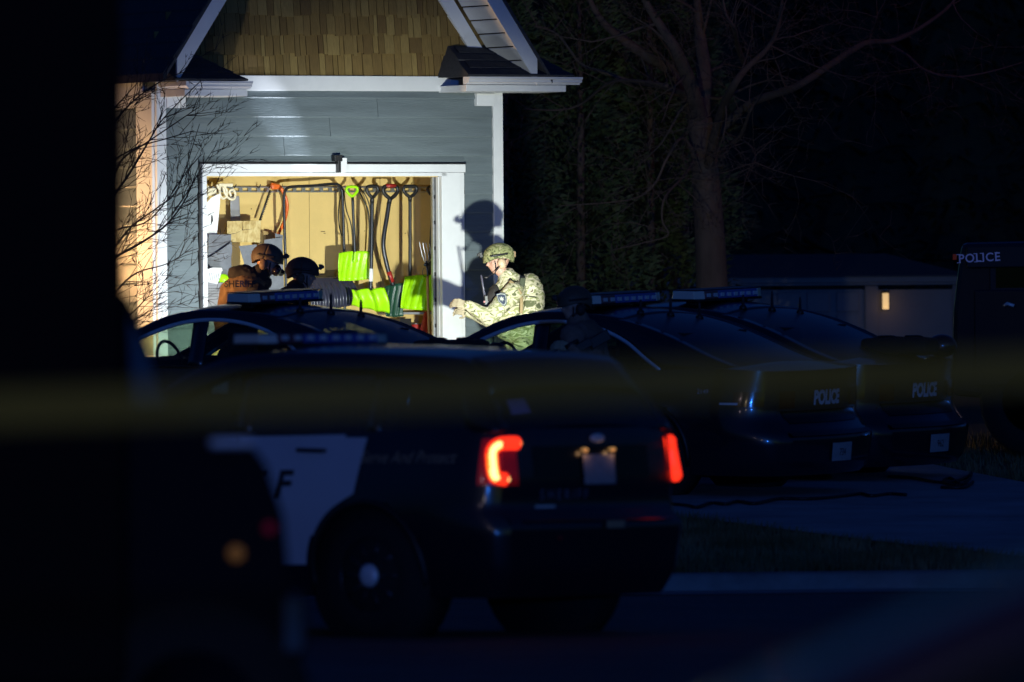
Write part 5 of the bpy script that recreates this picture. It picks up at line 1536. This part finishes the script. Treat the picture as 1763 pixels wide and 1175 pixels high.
# ---- cable on the driveway
def road(px, py):
    """the point of the lot seen at a picture point"""
    d = ray(px, py); t = 70.0
    for _ in range(400):
        q = Vector((0, 0, CAMZ)) + d * t
        if q.z < zg(q.x, q.y) + .012: break
        t += .08
    return Vector((q.x, q.y, zg(q.x, q.y) + .022))
for lbl, pts in (('dark cable lying wavy across the near driveway behind the SUV', [(1120, 868), (1180, 872), (1200, 876), (1225, 869), (1250, 871), (1270, 866), (1300, 870), (1340, 862), (1390, 862), (1440, 858), (1480, 853), (1500, 856), (1530, 853), (1560, 855)]),
                 ('dark cable ending in a loose coil on the driveway at the right', [(1530, 823), (1570, 826), (1610, 832), (1640, 832), (1665, 824), (1672, 817), (1668, 828), (1650, 838), (1625, 833), (1635, 826), (1660, 838), (1675, 832), (1660, 842), (1620, 842)])):
    o = thing('cable', lbl, 'cable', road(*pts[0]), group='cables on the driveway')
    mb = MB(); mb.tube(spline([road(*q) - o.location for q in pts], 6), .014, 6); mb.build('line', M['cable'], o)

# ---- dark truck close by on the left, far out of focus
ND = 40.0
p = P(215, 617, ND)
nv = thing('dark_box_truck', 'near black box truck filling the left edge, far out of focus', 'truck', (p.x, ND, 0.0), (0, 0, R(6)))
def nx(px): return (P(px, 617, ND).x - p.x)
def nz(py): return P(300, py, ND).z
box = MB(); box.prism([(-4.2, .55), (0.0, .55), (0.0, nz(60)), (-.02, 3.25), (-4.2, 3.25)], lambda a, b: Vector((a, 0, b)), lambda a, b: Vector((a, 2.3, b)))
box.build('box_body', mat('dark brown black truck paint', (.012, .009, .009), .8, spec=.08), nv, .04)
cabp = [(0.004, .55), (0.004, nz(500)), (.05, nz(535)), (nx(262), nz(600)), (nx(295), nz(690)), (nx(350), nz(738)), (nx(425), nz(752)), (nx(462), nz(800)), (nx(492), nz(890)), (nx(505), nz(1040)), (nx(520), nz(1060)), (nx(520), .50)]
cb_ = MB(); cb_.prism(cabp, lambda a, b: Vector((a, .10, b)), lambda a, b: Vector((a, 2.2, b)))
cb_.build('cab', mat('deep blue black truck paint', (.010, .011, .016), .8, spec=.10), nv, .035)
mb = MB(); mb.prism([(.03, nz(700)), (.02, nz(545)), (nx(256), nz(604)), (nx(288), nz(700))], lambda a, b: Vector((a, .085, b)), lambda a, b: Vector((a, .098, b))); mb.build('side_window', mat('blue sheen side glass', (.015, .07, .13), .5, spec=.2), nv)  # blue reflection painted into the pane's base colour
mb = MB(); mb.box((nx(440), .60, nz(850)), (.06, .26, .14)); mb.build('headlight', M['darkglass'], nv, .02)
mb = MB(); mb.box((nx(505), 1.1, nz(1080)), (.10, 2.1, .22)); mb.build('bumper', M['black'], nv, .02)
mb = MB(); mb.lathe([(.02, .07), (.028, .085), (.028, .10)], 14, 'Y', (nx(408), 0, nz(955))); mb.build('amber_glint', mat('amber glint glow', (.6, .25, .05), .3, emit=(1, .42, .10), estr=.05), nv)  # glowing disc painted in for a light reflected on the truck
mb = MB(); mb.lathe([(.02, .075), (.022, .09), (.022, .10)], 14, 'Y', (nx(466), 0, nz(912))); mb.build('red_marker', mat('red marker glow', (.4, .01, .05), .3, emit=(1, .02, .10), estr=.02), nv)  # reflector whose red shine is painted in as emission
for x in (nx(330), -3.0):
    mb = MB(); mb.lathe([(.25, .06), (.40, .05), (.44, .12), (.44, .36), (.40, .4)], 28, 'Y', (x, 0, .44)); w_ = mb.build('wheel', M['rubber'], nv)
    mb = MB(); mb.lathe([(.24, .05), (.12, .08), (.06, .04)], 18, 'Y', (x, 0, .44)); mb.build('rim', M['darkmetal'], w_)
mb = MB(); mb.box((nx(400), .05, nz(764)), (.16, .06, .035)); mb.build('mirror', M['chrome'], nv, .015)

# ---- roof of a dark blue car close by at the lower right
CD = 16.5
C2 = Car(**{**SED.__dict__}); C2.trimm = 'black'; C2.doors = [(.2, 1.1), (1.13, 2.2)]
p = P(1520, 1175, CD)
cc = thing('parked_car', 'roof of a dark blue car at the lower right corner, out of focus', 'car', (p.x + 1.85, CD, 0.0), (0, 0, PI - R(8)))
_pm = M['paint']; M['paint'] = mat('deep blue car paint', (.008, .010, .05), .7, spec=.2)
build_car(C2, cc); M['paint'] = _pm

# ---- barricade tape across the whole view
tpD = 22.0
tape = MB()
cpts = [(-400, 722), (0, 704), (300, 694), (600, 682), (900, 668), (1200, 655), (1500, 645), (1763, 638), (2200, 625)]
cs = spline([P(px, py, tpD) for px, py in cpts], 12); nn = len(cs)
def tf(a, b):
    i = min(nn - 1, round(a * (nn - 1))); q = cs[i]
    v = b - .5
    return q + Vector((0, .012 * math.sin(a * 23) + .02 * v * math.sin(a * 9), v * .078))
tape.grid(tf, nn - 1, 4)
tm_ = bpy.data.materials.new('yellow plastic tape'); tm_.use_nodes = True
n = tm_.node_tree; n.nodes.clear()
o_ = n.nodes.new('ShaderNodeOutputMaterial'); t_ = n.nodes.new('ShaderNodeBsdfTransparent'); t_.inputs[0].default_value = (.95, .93, .6, 1)
d_ = n.nodes.new('ShaderNodeBsdfDiffuse'); d_.inputs[0].default_value = (.60, .56, .14, 1)
l_ = n.nodes.new('ShaderNodeBsdfTranslucent'); l_.inputs[0].default_value = (.60, .56, .14, 1)
m1 = n.nodes.new('ShaderNodeMixShader'); m1.inputs[0].default_value = .5; m2 = n.nodes.new('ShaderNodeMixShader'); m2.inputs[0].default_value = .42
n.links.new(d_.outputs[0], m1.inputs[1]); n.links.new(l_.outputs[0], m1.inputs[2]); n.links.new(t_.outputs[0], m2.inputs[1]); n.links.new(m1.outputs[0], m2.inputs[2]); n.links.new(m2.outputs[0], o_.inputs[0])
to = tape.build('barricade_tape', tm_, fix=False)
tag(to, 'yellow barricade tape stretched across the whole view, out of focus', 'tape')
# ================================================================== PEOPLE
def merged(name, mb, voxel, m, parent, smooth_it=6, wrinkle=0.0, wsc=14, dec=None):
    """one continuous skin grown over the joined shapes"""
    me = mb.mesh(name); o = bpy.data.objects.new(name, me); col.objects.link(o)
    r = o.modifiers.new('r', 'REMESH'); r.mode = 'VOXEL'; r.voxel_size = voxel
    s_ = o.modifiers.new('s', 'SMOOTH'); s_.iterations = smooth_it; s_.factor = .5
    dg = bpy.context.evaluated_depsgraph_get(); dg.update()
    nm = bpy.data.meshes.new_from_object(o.evaluated_get(dg))
    bpy.data.objects.remove(o); bpy.data.meshes.remove(me)
    if wrinkle:
        nm.update()
        for v in nm.vertices:
            c = v.co; k = noise.noise(Vector((c.x * wsc, c.y * wsc, c.z * wsc * 1.6))) + .5 * noise.noise(c * wsc * 2.3)
            v.co = c + v.normal * k * wrinkle
    nm.materials.clear(); nm.materials.append(m)
    for p_ in nm.polygons: p_.use_smooth = True
    nm.name = name
    o = bpy.data.objects.new(name, nm); col.objects.link(o); o.parent = parent
    return o

def face_parts(mb, hc, f, up, s_=1.0):
    """skull, jaw, nose, brow, lips and ears around the head centre hc, looking along f"""
    f = Vector(f).normalized(); up = (Vector(up) - f * Vector(up).dot(f)).normalized(); r = f.cross(up)
    rot = Matrix((r, f, up)).transposed()
    def pt(a, b, c): return hc + r * a * s_ + f * b * s_ + up * c * s_
    mb.ell(pt(0, -.01, .02), (.076 * s_, .096 * s_, .105 * s_), 18, 12, rot)
    mb.ell(pt(0, .035, -.045), (.056 * s_, .058 * s_, .070 * s_), 14, 10, rot)
    mb.ell(pt(0, .066, -.085), (.026 * s_, .022 * s_, .022 * s_), 10, 8, rot)       # chin
    mb.caps(pt(0, .088, .018), pt(0, .112, -.022), .010 * s_, .015 * s_)              # nose
    mb.caps(pt(-.035, .080, .032), pt(.035, .080, .032), .013 * s_, .013 * s_)      # brow
    mb.caps(pt(-.020, .086, -.048), pt(.020, .086, -.048), .009 * s_, .009 * s_)     # upper lip
    mb.caps(pt(-.017, .084, -.060), pt(.017, .084, -.060), .009 * s_, .009 * s_)
    for k in (-1, 1):
        mb.ell(pt(k * .045, .062, -.012), (.022 * s_, .02 * s_, .022 * s_), 10, 8, rot)
        mb.ell(pt(k * .078, -.005, -.008), (.010 * s_, .018 * s_, .030 * s_), 8, 8, rot)
    return pt, rot

def hand(mb, wrist, d, palmn, curl=.9, s_=1.0, side=1):
    """palm, four unequal bent fingers and a thumb"""
    d = Vector(d).normalized(); n_ = (Vector(palmn) - d * Vector(palmn).dot(d)).normalized(); a = d.cross(n_) * side
    palm = wrist + d * .05 * s_
    for k in range(4):
        b = wrist + a * (.030 - .020 * k) * s_
        mb.caps(wrist + a * (.015 - .010 * k) * s_, b + d * .085 * s_, .015 * s_, .0125 * s_, 8)
        L_ = (.042, .047, .044, .034)[k] * s_; p0 = b + d * .088 * s_; dd = d.copy()
        for j in range(3):
            ang = curl * (.6, .9, .7)[j]
            dd = (dd * math.cos(ang) + n_ * math.sin(ang)).normalized() if True else dd
            nn_ = (n_ * math.cos(ang) - d * math.sin(ang))
            p1 = p0 + dd * L_ * (1, .65, .5)[j]; mb.caps(p0, p1, .0095 * s_, .0085 * s_, 7); p0 = p1
            n_ = n_
    t0 = wrist + a * .028 * s_ + d * .02 * s_; t1 = t0 + (a * .6 + d * .7 + n_ * .5).normalized() * .042 * s_; t2 = t1 + (d * .8 + n_ * .6).normalized() * .032 * s_
    mb.caps(t0, t1, .014 * s_, .011 * s_, 8); mb.caps(t1, t2, .011 * s_, .0095 * s_, 8)

def person(label, loc, J, cloth, trousers, glovem, helmetm, face, up, group=None, grow=1.0, vox=.014, bulk=1.0, rotz=0.0):
    """J: joint places in the person's own frame"""
    o = thing('person', label, 'person', loc, (0, 0, rotz), group)
    V = {k: Vector(v) for k, v in J.items() if k != 'curl'}
    body = MB(); hc = V['head']
    pt, rot = face_parts(body, hc, face, up)
    body.caps(V['neck'], hc + Vector((0, 0, -.06)), .058, .055)
    body.caps(V['chest'], V['neck'], .11, .06)
    body.caps(V['pelvis'], V['chest'], .12, .13)
    for sd in ('l', 'r'):
        body.caps(V['chest'], V['sh_' + sd], .09, .058); body.caps(V['sh_' + sd], V['el_' + sd], .052, .040); body.caps(V['el_' + sd], V['wr_' + sd], .040, .027)
        body.caps(V['pelvis'], V['hip_' + sd], .10, .085); body.caps(V['hip_' + sd], V['kn_' + sd], .082, .055); body.caps(V['kn_' + sd], V['an_' + sd], .055, .038)
        body.caps(V['an_' + sd], V['an_' + sd] + Vector(face).normalized() * .15 + Vector((0, 0, -.05)), .040, .032)
    merged('body', body, .014, M['skin'], o, 4)
    # jacket
    j = MB(); g = .022 * bulk
    j.caps(V['chest'] + Vector((0, 0, .02)), V['neck'] + Vector((0, 0, .02)), .14 + g, .078 + g * .6)
    j.ell((V['chest'] + V['pelvis']) / 2 + Vector((0, 0, .10)), (.155 + g, .165 + g, .28), 20, 12)
    j.caps(V['pelvis'], V['chest'], .14 + g, .145 + g)
    for sd in ('l', 'r'):
        j.caps(V['chest'] + Vector((0, 0, .04)), V['sh_' + sd], .10 + g, .070 + g)
        j.caps(V['sh_' + sd], V['el_' + sd], .068 + g, .052 + g); j.caps(V['el_' + sd], V['wr_' + sd], .052 + g, .034 + g * .7)
    merged('jacket', j, vox, cloth, o, 3, .008 * grow, 13)
    t = MB()
    t.caps(V['pelvis'], V['pelvis'] + Vector((0, 0, .05)), .15, .15)
    for sd in ('l', 'r'):
        t.caps(V['pelvis'], V['hip_' + sd], .13, .11); t.caps(V['hip_' + sd], V['kn_' + sd], .105, .078); t.caps(V['kn_' + sd], V['an_' + sd] + Vector((0, 0, .06)), .078, .062)
    merged('trousers', t, vox * 1.2, trousers, o, 3, .009, 12)
    for sd in ('l', 'r'):
        b = MB(); a = V['an_' + sd]; fw = Vector((face[0], face[1], 0)).normalized()
        b.caps(a + Vector((0, 0, .10)), a, .058, .052); b.caps(a + Vector((0, 0, -.045)), a + fw * .17 + Vector((0, 0, -.055)), .052, .045); b.caps(a - fw * .05 + Vector((0, 0, -.05)), a + fw * .17 + Vector((0, 0, -.06)), .045, .042)
        merged('boot', b, .014, M['boot'], o, 3)
        h = MB(); wr = V['wr_' + sd]; d = V['hd_' + sd] if 'hd_' + sd in V else (wr - V['el_' + sd])
        h.caps(wr - Vector(d).normalized() * .05, wr + Vector(d).normalized() * .02, .033, .032)
        hand(h, wr, d, V.get('pn_' + sd, Vector((0, 0, -1))), J.get('curl', .95), 1.08, 1 if sd == 'l' else -1)
        merged('glove', h, .006, glovem, o, 2)
    # helmet: shell with a brow rim, ear cut, side rail, front mount, strap
    hm = MB()
    def shell(a, b):
        th = 2 * PI * a; ph = b * PI * .64
        lim = .60
        ft = math.sin(th)                      # +1 looking forward
        el_ = ph * (1.02 - .12 * max(0, ft) + .10 * max(0, -ft) - .17 * abs(math.cos(th)) ** 3)
        v = Vector((.122 * math.sin(el_) * math.cos(th), .150 * math.sin(el_) * math.sin(th) - .012, .125 * math.cos(el_)))
        if b > .9: v *= 1.0 + .05 * (b - .9) / .1
        return hc + rot @ (v + Vector((0, 0, .036)))
    hm.grid(shell, 48, 22)
    H_ = hm.build('helmet', helmetm, o, solid=.010)
    a_ = MB(); a_.box(hc + rot @ Vector((0, .148, .085)), (.045, .03, .05), rot); a_.box(hc + rot @ Vector((0, .168, .088)), (.03, .02, .03), rot); a_.build('front_mount', M['black'], H_, .005)
    for k in (-1, 1):
        a_ = MB(); a_.tube(spline([hc + rot @ Vector((k * .118, .085, .055)), hc + rot @ Vector((k * .128, .01, .050)), hc + rot @ Vector((k * .115, -.08, .045))], 4), .010, 6); a_.build('side_rail', M['black'], H_)
        a_ = MB(); a_.ell(hc + rot @ Vector((k * .108, -.006, -.034)), (.034, .040, .050), 16, 12, rot); a_.build('ear_cup', M['ear'] if 'ear' in M else M['black'], H_)
        a_ = MB(); a_.tube(spline([hc + rot @ Vector((k * .10, .05, .0)), hc + rot @ Vector((k * .075, .05, -.06)), hc + rot @ Vector((0, .055, -.112))], 4), .006, 6)
        a_.tube(spline([hc + rot @ Vector((k * .10, -.06, .0)), hc + rot @ Vector((k * .085, .01, -.05)), hc + rot @ Vector((k * .060, .05, -.085))], 4), .006, 6); a_.build('chin_strap', M['black'], H_)
    for k in (-1, 1):
        e_ = MB(); e_.ell(pt(k * .032, .083, .010), (.011, .006, .007), 10, 8, rot); e_.build('eye', mat('eye', (.55, .52, .50), .25), o)
    return o, V, pt, rot, H_

# ---- 1: the fair camouflaged soldier, brightly lit, reaching towards the door frame
S1 = 104.0
M['ear'] = mat('pale ear cup', (.55, .40, .26), .5)
pS = P(880, 640, S1); zS = zg(pS.x, S1)
def q1(px, py, dy=0.0): return P(px, py, S1 + dy) - Vector((pS.x, S1, zS))
J = dict(head=q1(858, 449, 0), neck=q1(874, 482, .02), chest=q1(896, 512, .05), pelvis=q1(900, 592, .08),
         sh_l=q1(884, 503, -.17), el_l=q1(842, 547, -.24), wr_l=q1(806, 526, -.26), sh_r=q1(880, 500, .24), el_r=q1(842, 550, .26), wr_r=q1(808, 538, .10),
         hip_l=q1(898, 600, -.06), kn_l=q1(892, 655, -.10), an_l=Vector((.02, -.12, .09)), hip_r=q1(902, 600, .16), kn_r=q1(906, 655, .20), an_r=Vector((.14, .24, .09)),
         hd_l=Vector((-1, -.1, .25)), hd_r=Vector((-1, -.2, .2)), pn_l=Vector((.2, .9, -.4)), pn_r=Vector((.2, -.9, -.4)), curl=1.0)
so, V, pt, rot, H_ = person('officer in tan and green camouflage, brightly lit, reaching for the white door frame', (pS.x, S1, zS), J,
                            M['camo'], M['camo'], M['glove'], rampmat('helmet cover camouflage', [(0.0, (0.08, 0.09, 0.035)), (0.42, (0.26, 0.27, 0.12)), (0.54, (0.13, 0.14, 0.05)), (0.62, (0.38, 0.36, 0.20)), (0.72, (0.09, 0.06, 0.03))], 17, 0.9, 'CONSTANT', (1, 1, 1), 3.0, 0.5, 0.8), Vector((-1, -.18, -.22)), Vector((-.1, 0, 1)), bulk=1.25)
mb = MB(); c_ = q1(912, 515, .05)
mb.ell(c_, (.14, .20, .24), 18, 12); mb.caps(q1(898, 496, -.05), q1(922, 548, -.02), .075, .11); mb.caps(q1(898, 496, .15), q1(922, 548, .15), .075, .11)
mb.caps(q1(878, 500, .04), q1(876, 560, .06), .15, .15)
merged('plate_carrier', mb, .014, M['camo'], so, 3, .007, 16)
for (a, b, w_) in (((878, 484), (897, 507), .018), ((897, 507), (897, 540), .016)):
    mb = MB(); mb.tube(spline([q1(*a, -.19), q1((a[0] + b[0]) / 2 + 1, (a[1] + b[1]) / 2, -.235), q1(*b, -.23)], 4), w_, 8, flat=.5); mb.build('shoulder_strap', mat('tan webbing', (.30, .22, .11), .8), so)
mb = MB(); mb.box(q1(913, 525, -.185), (.11, .07, .15), Matrix.Rotation(.15, 3, 'Y')); mb.build('back_pouch', M['camo'], so, .02)
mb = MB(); mb.box(q1(899, 489, -.16), (.05, .04, .11), Matrix.Rotation(.2, 3, 'Y')); mb.build('side_panel', mat('dark green webbing', (.05, .06, .035), .85), so, .008)
# shield emblem with a star on the upper arm
em = MB()
c_ = q1(864, 515, -.285)
shp = [(-.045, .045), (0, .058), (.045, .05), (.048, .0), (.035, -.045), (.012, -.072), (-.015, -.055), (-.04, -.02)]
fnS = lambda k: (lambda a, b: c_ + Vector((a + .012 * (-b / .06), k, b)))
em.prism(shp, fnS(-.002), fnS(.006)); E_ = em.build('shoulder_emblem', M['patch'], so)
em = MB(); em.prism([(a * .86, b * .86) for a, b in shp], fnS(-.0035), fnS(-.001)); em2 = em.build('emblem_border', M['gold'], E_)
em = MB(); em.prism([(a * .76, b * .76) for a, b in shp], fnS(-.005), fnS(-.002)); em.build('emblem_field', M['patch'], E_)
em = MB(); st_ = [((.026 if k % 2 == 0 else .011) * math.sin(PI * k / 6), (.026 if k % 2 == 0 else .011) * math.cos(PI * k / 6)) for k in range(12)]
em.prism(st_, fnS(-.0065), fnS(-.004)); em.build('emblem_star', M['gold'], E_)
# radio with aerial and boom microphone at the chest
mb = MB(); mb.tube([q1(835, 512, -.05), q1(832, 495, -.05), q1(828.5, 474, -.05)], [.012, .009, .009], 8); mb.build('aerial', mat('grey aerial rubber', (.10, .10, .14), .4), so)
mb = MB(); mb.box(q1(838, 519, -.05), (.05, .05, .12)); mb.build('radio', M['black'], so, .012)
mb = MB(); mb.ell(q1(852, 505, .0), (.055, .13, .08)); mb.ell(q1(853, 525, .02), (.075, .15, .10)); mb.ell(q1(846, 512, -.06), (.04, .05, .06)); merged('front_pouch', mb, .012, M['blackcloth'], so, 2, .006, 16)
mb = MB(); mb.box(q1(834, 520, -.08), (.015, .01, .015)); mb.build('radio_button', M['red'], so)
mb = MB(); mb.tube(spline([q1(862, 456, -.13), q1(852, 470, -.14), q1(845, 474, -.10), q1(838, 478, -.03)], 4), .004, 6); mb.ell(q1(837, 478, -.03), (.024, .012, .012)); mb.build('boom_microphone', M['black'], so)
mb = MB(); mb.box(q1(885, 438, 0), (.03, .05, .055)); mb.build('helmet_pouch', mat('tan pouch', (.26, .17, .10), .85), H_, .006)
mb = MB(); mb.tube([q1(794, 521, -.20), q1(786, 517, -.2)], .012, 8); mb.build('torch', M['black'], so)

# ---- 2: sheriff's officer with a respirator, back of vest towards us
S2 = 101.4
M['ear'] = mat('dull brown ear cup', (.20, .13, .08), .6)
pO = P(425, 640, S2); zO = zg(pO.x, S2)
def q2(px, py, dy=0.0): return P(px, py, S2 + dy) - Vector((pO.x, S2, zO))
J = dict(head=q2(461, 451, 0), neck=q2(448, 476, .0), chest=q2(432, 505, 0), pelvis=q2(405, 585, .02),
         sh_l=q2(436, 496, .22), el_l=q2(470, 545, .24), wr_l=q2(505, 548, .12), sh_r=q2(440, 508, -.17), el_r=q2(466, 545, -.20), wr_r=q2(500, 530, -.16),
         hip_l=q2(403, 590, .12), kn_l=q2(420, 645, .16), an_l=Vector((.0, .18, .09)), hip_r=q2(401, 590, -.10), kn_r=q2(398, 650, -.14), an_r=Vector((-.18, -.15, .09)),
         hd_l=Vector((1, 0, .1)), hd_r=Vector((1, 0, .1)), pn_l=Vector((0, -.8, -.4)), pn_r=Vector((0, .8, -.4)))
oo, V, pt, rot, H_ = person('officer with black respirator and SHERIFF lettering on the brown vest, left in the doorway', (pO.x, S2, zO), J,
                            M['blackcloth'], M['blackcloth'], M['blackcloth'], M['helmetbrown'], Vector((1, -.22, -.25)), Vector((.25, 0, 1)), bulk=1.35)
mb = MB(); mb.ell(q2(423, 500, -.02), (.20, .19, .15), 18, 12, Matrix.Rotation(-.25, 3, 'Y')); mb.caps(q2(404, 505, -.02), q2(398, 560, 0), .14, .16)
merged('vest', mb, .013, M['browncloth'], oo, 3, .010, 15)
mb = MB(); mb.ell(q2(430, 478, .03), (.21, .16, .10), 16, 10, Matrix.Rotation(.30, 3, 'Y')); merged('hood', mb, .014, M['blackcloth'], oo, 3, .012, 12)
def back(x, y):
    a = x
    return q2(413 + x * 194, 489 - y * 194, -.27 - .03 * (1 - min(1, (x / .14) ** 2)))
letters('sheriff_lettering', 'SHERIFF', .080, lambda x, y: back(x, y), M['black'], oo, offset=.002)
# respirator
mb = MB(); mb.ell(pt(0, .095, -.055), (.05, .045, .055), 14, 10, rot); mb.caps(pt(.05, .10, -.06), pt(.085, .12, -.065), .036, .036); mb.caps(pt(-.05, .10, -.06), pt(-.085, .12, -.065), .036, .036)
merged('respirator', mb, .006, mat('black glossy rubber', (.012, .01, .02), .22, coat=.4), oo, 2)
mb = MB(); mb.tube(spline([pt(.07, .09, .02), pt(0, .118, .02), pt(-.07, .09, .02)], 4), .018, 8, flat=.5); mb.build('goggles', mat('violet goggles', (.05, .03, .09), .15), oo)

# ---- 3: second officer right of him, only helmet and face clear of the light bar
S3 = 100.6
M['ear'] = mat('dark brown ear cup', (.10, .06, .035), .7)
pQ = P(510, 640, S3); zQ = zg(pQ.x, S3)
def q3(px, py, dy=0.0): return P(px, py, S3 + dy) - Vector((pQ.x, S3, zQ))
J = dict(head=q3(522, 474, 0), neck=q3(510, 502, .0), chest=q3(500, 530, 0), pelvis=q3(490, 605, 0),
         sh_l=q3(502, 520, .20), el_l=q3(530, 560, .22), wr_l=q3(560, 552, .1), sh_r=q3(496, 522, -.20), el_r=q3(525, 565, -.2), wr_r=q3(556, 556, -.1),
         hip_l=q3(490, 610, .1), kn_l=q3(502, 655, .12), an_l=Vector((.02, .14, .09)), hip_r=q3(490, 610, -.1), kn_r=q3(486, 660, -.12), an_r=Vector((-.12, -.12, .09)),
         hd_l=Vector((1, 0, 0)), hd_r=Vector((1, 0, 0)), pn_l=Vector((0, -.8, -.4)), pn_r=Vector((0, .8, -.4)))
o3, V, pt, rot, H3 = person('officer in a covered brown helmet, face turned right, behind the light bar', (pQ.x, S3, zQ), J,
                           M['blackcloth'], M['blackcloth'], M['blackcloth'], M['helmetdark'], Vector((1, -.12, -.1)), Vector((.05, 0, 1)), bulk=1.3)

# ---- 4: dark officer in front of the middle sedan, almost black
S4 = 92.2
M['ear'] = mat('black ear cup', (.03, .025, .02), .7)
pD = P(1000, 700, S4); zD = zg(pD.x, S4)
def q4(px, py, dy=0.0): return P(px, py, S4 + dy) - Vector((pD.x, S4, zD))
J = dict(head=q4(988, 527, 0), neck=q4(995, 556, .0), chest=q4(1002, 588, 0), pelvis=q4(1008, 690, 0),
         sh_l=q4(985, 580, -.20), el_l=q4(1000, 628, -.30), wr_l=q4(985, 600, -.32), sh_r=q4(1022, 580, .18), el_r=q4(1035, 630, .05), wr_r=q4(990, 608, -.22),
         hip_l=q4(1000, 700, -.10), kn_l=q4(992, 765, -.12), an_l=Vector((-.10, -.14, .09)), hip_r=q4(1016, 700, .1), kn_r=q4(1018, 770, .1), an_r=Vector((.10, .10, .09)),
         hd_l=Vector((-1, -.2, .3)), hd_r=Vector((-1, -.2, .2)), pn_l=Vector((0, .8, -.4)), pn_r=Vector((0, -.8, -.4)))
o4, V, pt, rot, H4 = person('officer in dark gear standing in front of the middle sedan, nearly black', (pD.x, S4, zD), J,
                           mat('dark brown cloth', (.22, .14, .11), .9, var=.3, vscale=12, bump=.5, bscale=30), M['blackcloth'], M['glove'], M['helmetbrown'], Vector((-1, -.45, -.15)), Vector((-.05, 0, 1)), bulk=1.5)
mb = MB(); mb.ell(q4(1003, 600, 0), (.19, .20, .26), 16, 12); merged('vest', mb, .016, mat('dark olive vest', (.13, .09, .07), .9, var=.3), o4, 3, .01, 14)
rf = thing('rifle', 'black rifle held across the chest of the officer before the middle sedan', 'rifle', Vector((pD.x, S4, zD)) + q4(990, 603, -.34), (0, R(-28), R(12)))
mb = MB(); mb.box((0, 0, 0), (.30, .04, .07)); mb.box((-.06, 0, -.09), (.05, .03, .14), Matrix.Rotation(.25, 3, 'Y')); mb.build('receiver', M['black'], rf, .006)
mb = MB(); mb.tube([(-.15, 0, .01), (-.36, 0, .01)], .020, 10); mb.tube([(-.36, 0, .01), (-.46, 0, .01)], .010, 10); mb.build('barrel', M['darkmetal'], rf)
mb = MB(); mb.box((.22, 0, -.02), (.18, .035, .09)); mb.build('stock', M['black'], rf, .008)
mb = MB(); mb.tube([(-.06, 0, .055), (.06, 0, .055)], .018, 10); mb.build('sight', M['black'], rf)
